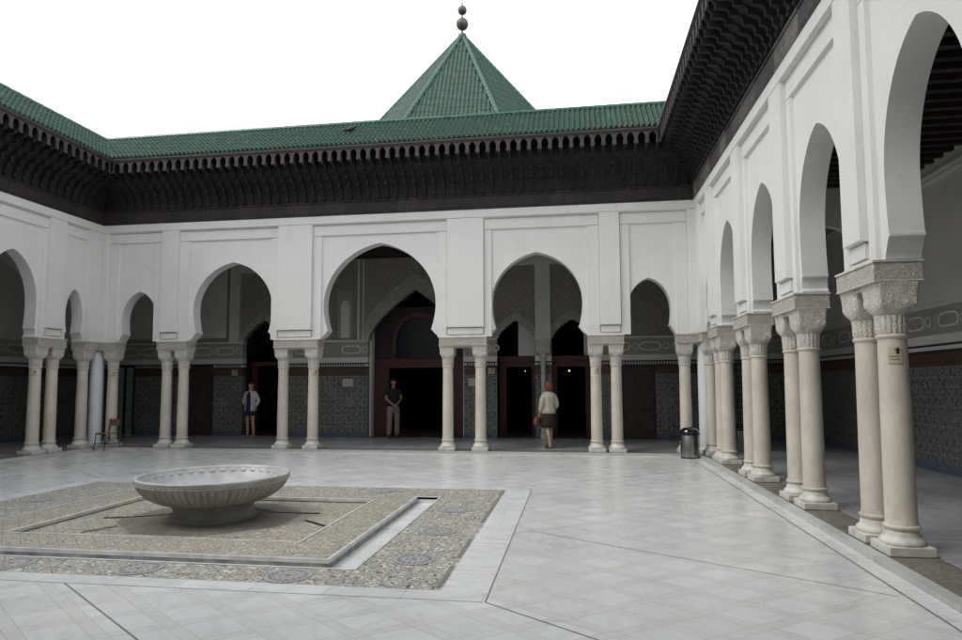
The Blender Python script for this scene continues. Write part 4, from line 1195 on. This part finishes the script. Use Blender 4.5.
def person(root, H, arms, legs, skin, hair_col, hair='bob', head_turn=0, feet='shoe', shoe=(.03, .02, .02)):
    """figure faces -y. arms: dict of L/R (shoulder, elbow, wrist, hand). returns nothing"""
    k = H/1.70
    J = {}
    J['pelvis'] = ((0, 0, .93*k), (.135*k, .10*k)); J['waist'] = ((0, 0, 1.08*k), (.115*k, .085*k)); J['chest'] = ((0, .0, 1.27*k), (.145*k, .10*k))
    J['neck0'] = ((0, .01, 1.41*k), (.065*k, .055*k)); J['neck'] = ((0, .0, 1.50*k), (.048*k, .048*k)); J['head0'] = ((0, -.01, 1.57*k), (.068*k, .078*k)); J['head1'] = ((0, -.005, 1.645*k), (.072*k, .085*k))
    E = [('pelvis', 'waist'), ('waist', 'chest'), ('chest', 'neck0'), ('neck0', 'neck'), ('neck', 'head0'), ('head0', 'head1')]
    for s, nm in ((1, 'L'), (-1, 'R')):
        el, wr, hd = arms[nm]
        J['sh'+nm] = ((s*.165*k, .01, 1.375*k), .055*k); J['el'+nm] = (el, .038*k); J['wr'+nm] = (wr, .025*k); J['pa'+nm] = (hd, (.034*k, .018*k))
        E += [('chest', 'sh'+nm), ('sh'+nm, 'el'+nm), ('el'+nm, 'wr'+nm), ('wr'+nm, 'pa'+nm)]
        # fingers
        d = (Vector(hd)-Vector(wr)).normalized(); side = d.cross(Vector((0, 1, 0))); side = side.normalized() if side.length > .1 else Vector((1, 0, 0))
        for i in range(4):
            b0 = Vector(hd)+side*(i-1.5)*.019*k; ln = (.062, .072, .068, .052)[i]*k
            J[f'f{i}{nm}'] = (tuple(b0+d*ln*.5), .0095*k); J[f'g{i}{nm}'] = (tuple(b0+d*ln+Vector((0, -.01, 0))), .007*k)
            E += [('pa'+nm, f'f{i}{nm}'), (f'f{i}{nm}', f'g{i}{nm}')]
        tb = Vector(wr)*.5+Vector(hd)*.5-side*s*.035*k+Vector((0, -.02, 0))
        J['th'+nm] = (tuple(tb), .010*k); E += [('wr'+nm, 'th'+nm)]
        hp, kn, an, toe = legs[nm]
        J['hp'+nm] = (hp, (.088*k, .09*k)); J['kn'+nm] = (kn, .057*k); J['ca'+nm] = (tuple(Vector(kn)*.68+Vector(an)*.32+Vector((0, .012, 0))), .054*k); J['an'+nm] = (an, .036*k); J['he'+nm] = ((an[0], an[1]+.03, .035), .034*k); J['to'+nm] = (toe, (.040*k, .024*k))
        E += [('pelvis', 'hp'+nm), ('hp'+nm, 'kn'+nm), ('kn'+nm, 'ca'+nm), ('ca'+nm, 'an'+nm), ('an'+nm, 'he'+nm), ('he'+nm, 'to'+nm)]
    skinned('body', J, E, skin, root)
    # face details
    hz = 1.60*k
    m = MB()
    ellipsoid(m, (0, -.085*k, hz-.012), (.013*k, .022*k, .026*k), 10, 6)
    for s in (-1, 1): ellipsoid(m, (s*.078*k, .0, hz), (.012*k, .022*k, .032*k), 8, 6)
    m.build('face', skin, root, smooth=True)
    m = MB()
    for s in (-1, 1): ellipsoid(m, (s*.030*k, -.082*k, hz+.015), (.011*k, .006*k, .006*k), 8, 5)
    m.build('eyes', M['ink'], root, smooth=True)
    m = MB(); ellipsoid(m, (0, -.083*k, hz-.055*k), (.024*k, .008*k, .006*k), 8, 5); m.build('mouth', simple('lips', (.3, .09, .08), .5), root, smooth=True)
    hm = cmat('hair', hair_col, .6)
    m = MB()
    if hair == 'bob':
        def fn(v):
            if v.z < 0: v = Vector((v.x*1.04, v.y*1.0, v.z*1.25))
            if v.y < 0 and v.z < .045: v.y = max(v.y, -.02)
            return v*(1+.03*math.sin(9*math.atan2(v.y, v.x)))
        ellipsoid(m, (0, .022*k, hz+.012*k), (.118*k, .125*k, .128*k), 34, 18, fn)
    elif hair == 'long':
        def fn(v):
            if v.z < 0: v = Vector((v.x*(1.05+.35*min(1, -v.z/.2)), v.y, v.z*2.4))
            if v.y < 0 and v.z < .05: v.y = max(v.y, -.012)
            return v*(1+.035*math.sin(7*math.atan2(v.y, v.x)))
        ellipsoid(m, (0, .025*k, hz+.02*k), (.096*k, .105*k, .112*k), 26, 18, fn)
    else:
        def fn(v):
            if v.y < 0 and v.z < .055: v.y = max(v.y, .0)
            if v.z < -.02: v.z = -.02+(v.z+.02)*.4
            return v
        ellipsoid(m, (0, .012*k, hz+.030*k), (.088*k, .100*k, .090*k), 22, 14, fn)
    m.build('hair', hm, root, smooth=True)
    m = MB()
    for nm in 'LR':
        an, toe = Vector(legs[nm][2]), Vector(legs[nm][3])
        d = (toe-Vector((an.x, an.y, toe.z))).normalized()
        c = Vector((an.x, an.y, .03))+d*.07
        ang = math.atan2(d.y, d.x)
        def rot(v, a=ang): return Vector((v.x*math.cos(a)-v.y*math.sin(a), v.x*math.sin(a)+v.y*math.cos(a), max(v.z, -.028)))
        ellipsoid(m, tuple(c), (.135*k, .048*k, .040*k), 16, 8, rot)
    m.build('shoes', cmat('shoe_leather', shoe, .5), root, smooth=True)

def garment(name, pts, col, root, n=28, wob=.0):
    """loft of ellipses (cx,cy,z,rx,ry) from bottom to top"""
    m = MB(); rings = []
    for cx, cy, z, rx, ry in pts:
        rings.append([m.v(cx+rx*math.cos(2*pi*j/n)*(1+wob*math.sin(5*2*pi*j/n+z*9)), cy+ry*math.sin(2*pi*j/n)*(1+wob*math.sin(7*2*pi*j/n)), z) for j in range(n)])
    for A, B in zip(rings, rings[1:]):
        for j in range(n): m.bm.faces.new([A[j], A[(j+1) % n], B[(j+1) % n], B[j]])
    m.bm.faces.new(rings[-1]); m.bm.faces.new(rings[0])
    return m.build(name, cmat(name+'_cloth', col), root, smooth=True)
def legset(k=1, w=.085, y=0, dl=(0, 0), dr=(0, 0)):
    return {'L': ((w*1.05*k, 0, .90*k), (w*1.02*k+dl[0]*.5, dl[1]*.5-.01, .50*k), (w*k+dl[0], dl[1]+.02, .085), (w*k+dl[0]+.02, dl[1]-.13, .025)),
            'R': ((-w*1.05*k, 0, .90*k), (-w*1.02*k+dr[0]*.5, dr[1]*.5-.01, .50*k), (-w*k+dr[0], dr[1]+.02, .085), (-w*k+dr[0]-.02, dr[1]-.13, .025))}

# woman at right, seen from behind, walking towards the doors
ZS = 1.36*.941
pr_ = empty('person', (4.07, .72, GZ), R(212)); tag(pr_, 'red-haired woman seen from behind in cream cardigan and dark skirt', 'person')
k = 1.60/1.7
person(pr_, 1.60, {'L': ((.225, .04, 1.10*k), (.215, -.05, .90*k), (.215, -.07, .84*k)), 'R': ((-.225, .05, 1.10*k), (-.20, -.13, 1.00*k), (-.17, -.18, 1.00*k))}, legset(k, .075, dl=(-.02, .12), dr=(.01, -.05)), M['skin'], (.17, .045, .02), 'bob', shoe=(.10, .035, .02))
garment('skirt', [(0, .0, .50, .175, .145), (0, .0, .60, .18, .145), (0, .0, .78, .175, .14), (0, .0, .90, .165, .125), (0, 0, .99, .14, .11)], (.028, .017, .016), pr_, wob=.02)
garment('cardigan', [(0, .0, .84, .185, .145), (0, .0, .92, .18, .14), (0, .0, 1.02, .16, .125), (0, .005, 1.18, .175, .13), (0, .01, 1.28, .19, .125), (0, .01, 1.335, .15, .10), (0, .01, 1.375, .07, .065)], (.50, .47, .37), pr_, wob=.015)
skinned('sleeve', {'o': ((0, .01, ZS), .085), 'a': ((.152, .01, 1.375*k), .076), 'b': ((.225, .04, 1.10*k), .062), 'c': ((.217, -.035, .93*k), .046)}, [('o', 'a'), ('a', 'b'), ('b', 'c')], cmat('cardigan_sleeve', (.50, .47, .37)), pr_)
skinned('sleeve', {'o': ((0, .01, ZS), .085), 'a': ((-.152, .01, 1.375*k), .076), 'b': ((-.225, .05, 1.10*k), .062), 'c': ((-.205, -.11, 1.01*k), .046)}, [('o', 'a'), ('a', 'b'), ('b', 'c')], cmat('cardigan_sleeve', (.50, .47, .37)), pr_)
# bag: hangs from her left-hand side (photo left)
bg = empty('handbag', (3.80, .74, GZ+.50), R(60)); tag(bg, 'brown leather handbag hanging at the side of the woman in the cardigan', 'bag')
m = MB(); ellipsoid(m, (0, 0, .14), (.155, .065, .14), 20, 12, lambda v: Vector((v.x, v.y, max(v.z, -.11)))); m.build('bag_body', cmat('bag_leather', (.20, .085, .05), .45), bg, smooth=True)
m = MB()
pts = [Vector((.10*math.cos(a), 0, .24+.17*math.sin(a))) for a in [pi*j/10 for j in range(11)]]
for a, b in zip(pts, pts[1:]): m.tube(a, b, .008, 8)
m.build('handle', cmat('bag_handle', (.10, .04, .025), .45), bg, smooth=True)
# man in the doorway, arms crossed
ZS = 1.385
pm = empty('person', (-.55, 3.08, GZ), R(42)); tag(pm, 'man in dark t-shirt and khaki trousers standing with folded arms in the central doorway', 'person')
k = 1.74/1.7
person(pm, 1.74, {'L': ((.255, -.02, 1.14*k), (.07, -.20, 1.00*k), (.0, -.21, .96*k)), 'R': ((-.25, -.02, 1.14*k), (-.13, -.21, .97*k), (-.07, -.23, .92*k))}, legset(k, .10, dl=(.03, 0), dr=(-.03, .0)), simple('tanned_skin', (.36, .20, .14), .5), (.02, .015, .012), 'short')
garment('t_shirt', [(0, .0, .94, .175, .125), (0, .0, 1.05, .17, .125), (0, .0, 1.2, .185, .13), (0, .005, 1.33, .195, .125), (0, .01, 1.42, .16, .10), (0, .01, 1.47, .07, .065)], (.012, .012, .018), pm)
skinned('sleeve', {'o': ((0, .01, ZS), .085), 'a': ((.160, .01, 1.405), .080), 'b': ((.245, -.005, 1.24), .068)}, [('o', 'a'), ('a', 'b')], cmat('t_shirt_sleeve', (.012, .012, .018)), pm)
skinned('sleeve', {'o': ((0, .01, ZS), .085), 'a': ((-.160, .01, 1.405), .080), 'b': ((-.245, -.005, 1.24), .068)}, [('o', 'a'), ('a', 'b')], cmat('t_shirt_sleeve', (.012, .012, .018)), pm)
L_ = legset(k, .10, dl=(.03, 0), dr=(-.03, .0))
J = {'w': ((0, 0, 1.0), (.155, .115)), 'p': ((0, 0, .93), (.16, .125))}; E = [('w', 'p')]
for nm in 'LR':
    hp, kn, an, toe = L_[nm]
    J['h'+nm] = ((hp[0], hp[1], .84), (.105, .112)); J['k'+nm] = (kn, .082); J['a'+nm] = ((an[0], an[1], .075), (.078, .085)); E += [('p', 'h'+nm), ('h'+nm, 'k'+nm), ('k'+nm, 'a'+nm)]
skinned('trousers', J, E, cmat('khaki_cotton', (.24, .185, .135)), pm)
# woman at left in white jacket
ZS = 1.30
pw = empty('person', (-4.98, 3.02, GZ), R(-10)); tag(pw, 'long-haired woman in white jacket and short blue skirt at the left doorway', 'person')
k = 1.66/1.7
person(pw, 1.66, {'L': ((.26, .06, 1.12*k), (.21, -.03, .93*k), (.20, -.06, .86*k)), 'R': ((-.30, .07, 1.12*k), (-.185, -.03, 1.00*k), (-.13, -.07, .98*k))}, legset(k, .085, dl=(.03, 0), dr=(-.02, .0)), M['skin'], (.07, .03, .018), 'long', shoe=(.3, .27, .25))
garment('skirt', [(0, 0, .66, .17, .135), (0, 0, .74, .17, .135), (0, 0, .88, .155, .125), (0, 0, 1.0, .125, .10)], (.022, .025, .085), pw)
garment('blouse', [(0, 0, .97, .125, .10), (0, 0, 1.1, .13, .10), (0, 0, 1.25, .15, .115), (0, .01, 1.33, .12, .09), (0, .01, 1.38, .06, .06)], (.022, .025, .085), pw)
jk = cmat('white_jacket_cotton', (.58, .60, .66))
for s in (-1, 1):
    m = MB(); n = 12; rings = []
    for z, rx, ry in ((.80, .20, .15), (.95, .175, .13), (1.10, .16, .125), (1.25, .185, .135), (1.34, .165, .115), (1.39, .09, .075)):
        a0, a1 = (-62 if z < 1.3 else -75), 92
        rings.append([m.v(s*rx*math.cos(R(a0+(a1-a0)*j/n)), .01+ry*math.sin(R(a0+(a1-a0)*j/n)), z) for j in range(n+1)])
    for A, B in zip(rings, rings[1:]):
        for j in range(n): m.bm.faces.new([A[j], A[j+1], B[j+1], B[j]])
    o = m.build('jacket', jk, pw, smooth=True); md = o.modifiers.new('s', 'SOLIDIFY'); md.thickness = .012
    el, wr = ((.26, .06, 1.12*k), (.21, -.03, .95*k)) if s > 0 else ((-.30, .07, 1.12*k), (-.20, -.02, 1.01*k))
    skinned('sleeve', {'o': ((0, .01, ZS), .085), 'a': ((s*.155, .01, 1.33), .066), 'b': (el, .054), 'c': (wr, .042)}, [('o', 'a'), ('a', 'b'), ('b', 'c')], jk, pw)

# ------------------------------------------------------------------ signs
def sign(loc, rz, w, h, lab, arrow=True, group=None, mat='sign', r=None):
    s = empty('direction_sign' if arrow else 'wall_plaque', loc, rz); tag(s, lab, 'sign', group)
    m = MB()
    if r:      # wrapped round a shaft: local -y is outwards, origin on the axis
        n = 8; a0 = w/2/r
        for j in range(n):
            a, b = -a0+2*a0*j/n, -a0+2*a0*(j+1)/n
            P = lambda a_, rr, z: (rr*math.sin(a_), -rr*math.cos(a_), z)
            m.quad(P(a, r, -h/2), P(b, r, -h/2), P(b, r, h/2), P(a, r, h/2))
            m.quad(P(a, r-.006, -h/2), P(b, r-.006, -h/2), P(b, r, -h/2), P(a, r, -h/2)); m.quad(P(a, r-.006, h/2), P(b, r-.006, h/2), P(b, r, h/2), P(a, r, h/2))
        for a in (-a0, a0): m.quad(P(a, r-.006, -h/2), P(a, r, -h/2), P(a, r, h/2), P(a, r-.006, h/2))
    else: m.box(-w/2, w/2, -.012, 0, -h/2, h/2)
    m.build('board', M[mat], s)
    m = MB(); rr = (r or .012)+.002
    def ink(x0, x1, z0, z1):
        if r: 
            P = lambda x, z: (rr*math.sin(x/r), -rr*math.cos(x/r), z)
            m.quad(P(x0, z0), P(x1, z0), P(x1, z1), P(x0, z1))
        else: m.quad((x0, -rr, z0), (x1, -rr, z0), (x1, -rr, z1), (x0, -rr, z1))
    if arrow:
        cx_ = w*.18
        ink(cx_-.012, cx_+.012, h*.05, h*.30)
        for j in range(6):
            t = j/6; ink(cx_-.030*(1-t), cx_+.030*(1-t), h*(.26+.16*t), h*(.26+.16*(t+1/6)))
        for j in range(9): ink(-w*.40+j*w*.085, -w*.40+j*w*.085+w*.06, -h*.12, -h*.07)
        for j in range(7): ink(-w*.28+j*w*.085, -w*.28+j*w*.085+w*.055, -h*.28, -h*.235)
    else:
        for q in range(4):
            for j in range(8-(q % 2)): ink(-w*.38+j*w*.095, -w*.38+j*w*.095+w*.07, h*(.24-.16*q), h*(.27-.16*q))
    m.build('arrow' if arrow else 'lettering', M['ink'], s)
cam = Vector((4.7316, -15.0627, 1.6))
def csign(x, y, z, lab, w=.13, h=.15, turn=0):
    a = math.atan2(cam.x-x, -(cam.y-y)); sign((x, y, z), a+R(turn), w, h, lab, True, 'cream arrow signs', r=.131)
csign(W, -8.584, 1.86, 'cream sign with black arrow on the nearest right-hand column', .12, .155, 8)
csign(-W, -1.928, 1.90, 'cream arrow sign on the left side arcade pair of columns', turn=-12)
csign(-7.208, 0, 1.90, 'cream arrow sign on the corner column behind the small chair', turn=0)
csign(-1.703, 0, 1.90, 'cream arrow sign on the column left of the wide central arch', turn=15)
csign(5.209, 0, 1.90, 'cream arrow sign on the column right of the woman with the bag', turn=10)
sign((-5.78, GD-.013, 2.0), 0, .2, .17, 'cream arrow sign on the gallery wall left of the white-jacketed woman')
sign((2.30, GD-.013, 2.0), 0, .2, .17, 'cream arrow sign on the narrow tiled pier left of the twin doorways')
sign((-2.1, GD-.013, 1.68), 0, .32, .22, 'white plaque on the tiled wall left of the central doorway', False, mat='plaque')
sign((1.78, GD-.013, 1.68), 0, .32, .22, 'white plaque on the tiled wall right of the central doorway', False, mat='plaque')

# lamps burning in the twin doorways
em = bpy.data.materials.new('lamp_glow'); em.use_nodes = True; em.node_tree.nodes['Principled BSDF'].inputs['Emission Color'].default_value = (1, .75, .45, 1); em.node_tree.nodes['Principled BSDF'].inputs['Emission Strength'].default_value = 1.1
for x, z, r, lab in ((3.18, 2.02, .018, 'tiny lamp glowing in the left of the twin doorways'), (4.55, 2.02, .03, 'small warm lamp glowing in the right of the twin doorways')):
    l = empty('hanging_lamp', (x, GD+1.4, z)); tag(l, lab, 'lamp')
    m = MB(); ellipsoid(m, (0, 0, 0), (r, r, r), 12, 8); m.build('bulb', em, l, smooth=True)
    m = MB(); m.tube((0, 0, r), (0, 0, 3.6), .004, 6); m.build('cord', M['iron'], l)

# pigeon on the far roof
pg = empty('pigeon', (-.62, -.50, 7.80), R(0)); tag(pg, 'dark pigeon sitting on the green tiles of the far roof', 'bird')
m = MB(); ellipsoid(m, (0, 0, .075), (.12, .058, .062), 16, 10, lambda v: Vector((v.x, v.y*(1 if v.x < 0 else 1-.3*v.x/.12), v.z+.25*v.x)))
ellipsoid(m, (.125, 0, .135), (.034, .03, .034), 12, 8); m.tube((.09, 0, .09), (.12, 0, .13), .035, 10, .026); m.tube((.15, 0, .135), (.178, 0, .128), .008, 6, .002)
m.prism([(-.20, .03), (-.08, .055), (-.08, .085), (-.21, .045)], -.025, .025)
m.tube((.01, .02, .03), (.01, .02, -.02), .006, 6); m.tube((.01, -.02, .03), (.01, -.02, -.02), .006, 6)
m.build('body', M['bird'], pg, smooth=True)

gwl = empty('outside_light_blocker', (-10, GD+3, 0)); tag(gwl, 'added dark wall blocking the bright outside beyond the glazed door at far left', 'wall')  # added wall, only there to keep the glazed door from looking too bright
bx('blocker_slab', -14, -9.05, GD+2.6, GD+2.8, -.2, 5, M['darkroom'], gwl)
# shrub outside the left garden door
sh = empty('shrub', (-9.6, GD+1.6, 0)); tag(sh, 'green shrub outside the glazed door at the far left of the gallery', 'shrub')
m = MB()
for k in range(900):
    a = random.random()*2*pi; r = .75*random.random()**.5; z = .1+2.2*random.random()
    c = Vector((r*math.cos(a), r*math.sin(a)*.7, z)); u = Vector((random.uniform(-1, 1), random.uniform(-1, 1), random.uniform(-1, 1))).normalized()*.06; v = u.orthogonal().normalized()*.035
    m.quad(tuple(c-u), tuple(c+v), tuple(c+u), tuple(c-v))
m.build('foliage', M['leaf'], sh)
m = MB(); m.tube((0, 0, 0), (0, 0, 2.0), .03, 8, .012); m.build('stem', M['trunk'], sh)

# ------------------------------------------------------------------ camera, world, sun
cd = bpy.data.cameras.new('camera'); co = bpy.data.objects.new('camera', cd); COL.objects.link(co)
F = 636.198; YAW, PITCH, ROLL = -.1465, .0733, -.0040
cd.sensor_fit = 'HORIZONTAL'; cd.sensor_width = 36; cd.lens = F/962*36; cd.shift_y = 18/962
cd.clip_start = .05; cd.clip_end = 2000
fw = Vector((math.sin(YAW)*math.cos(PITCH), math.cos(YAW)*math.cos(PITCH), math.sin(PITCH)))
right = Vector((math.cos(YAW), -math.sin(YAW), 0)); up = right.cross(fw)
rm = Matrix((right, up, -fw)).transposed() @ Matrix.Rotation(-ROLL, 3, 'Z').inverted()
co.matrix_world = Matrix.Translation(cam) @ rm.to_4x4()
sc.camera = co

w = bpy.data.worlds.new('World'); sc.world = w; w.use_nodes = True
nt = w.node_tree; bgn = nt.nodes['Background']
sky = nt.nodes.new('ShaderNodeTexSky'); sky.sky_type = 'NISHITA'; sky.sun_disc = False
EL, AZ = R(50), R(240)
sky.sun_elevation = EL; sky.sun_rotation = AZ; sky.dust_density = 4; sky.air_density = 1.2; sky.ozone_density = 1
hs = nt.nodes.new('ShaderNodeHueSaturation'); hs.inputs['Saturation'].default_value = .12
mx = nt.nodes.new('ShaderNodeMix'); mx.data_type = 'RGBA'; mx.inputs[0].default_value = .65; mx.inputs[7].default_value = (15.2, 15.6, 16.2, 1)
tcw = nt.nodes.new('ShaderNodeTexCoord'); nzw = nt.nodes.new('ShaderNodeTexNoise'); nzw.inputs['Scale'].default_value = 1.6; nzw.inputs['Detail'].default_value = 5; nt.links.new(tcw.outputs['Generated'], nzw.inputs['Vector'])
rpw = nt.nodes.new('ShaderNodeValToRGB'); rpw.color_ramp.elements[0].position = .3; rpw.color_ramp.elements[0].color = (11.5/16, 11.9/16, 12.6/16, 1); rpw.color_ramp.elements[1].position = .65; rpw.color_ramp.elements[1].color = (1.03, 1.03, 1.03, 1)
nt.links.new(nzw.outputs['Fac'], rpw.inputs[0]); mw = nt.nodes.new('ShaderNodeMix'); mw.data_type = 'RGBA'; mw.blend_type = 'MULTIPLY'; mw.inputs[0].default_value = 1; mw.inputs[6].default_value = (15.6, 16.0, 16.6, 1); nt.links.new(rpw.outputs[0], mw.inputs[7]); nt.links.new(mw.outputs[2], mx.inputs[7])
nt.links.new(sky.outputs[0], hs.inputs['Color']); nt.links.new(hs.outputs[0], mx.inputs[6]); nt.links.new(mx.outputs[2], bgn.inputs['Color'])
bgn.inputs['Strength'].default_value = .11
sd = bpy.data.lights.new('sun', 'SUN'); sd.energy = 1.0; sd.angle = R(25); sd.color = (1, .96, .90)
so = bpy.data.objects.new('sun', sd); COL.objects.link(so)
d = Vector((math.sin(AZ)*math.cos(EL), math.cos(AZ)*math.cos(EL), math.sin(EL)))
so.rotation_euler = (-d).to_track_quat('-Z', 'Y').to_euler(); so.location = (0, -8, 30)
sc.view_settings.view_transform = 'Standard'; sc.view_settings.look = 'None'; sc.view_settings.exposure = .15; sc.view_settings.gamma = 1
sc.render.engine = 'CYCLES'; sc.cycles.caustics_reflective = False; sc.cycles.caustics_refractive = False; sc.cycles.max_bounces = 10; sc.cycles.diffuse_bounces = 6
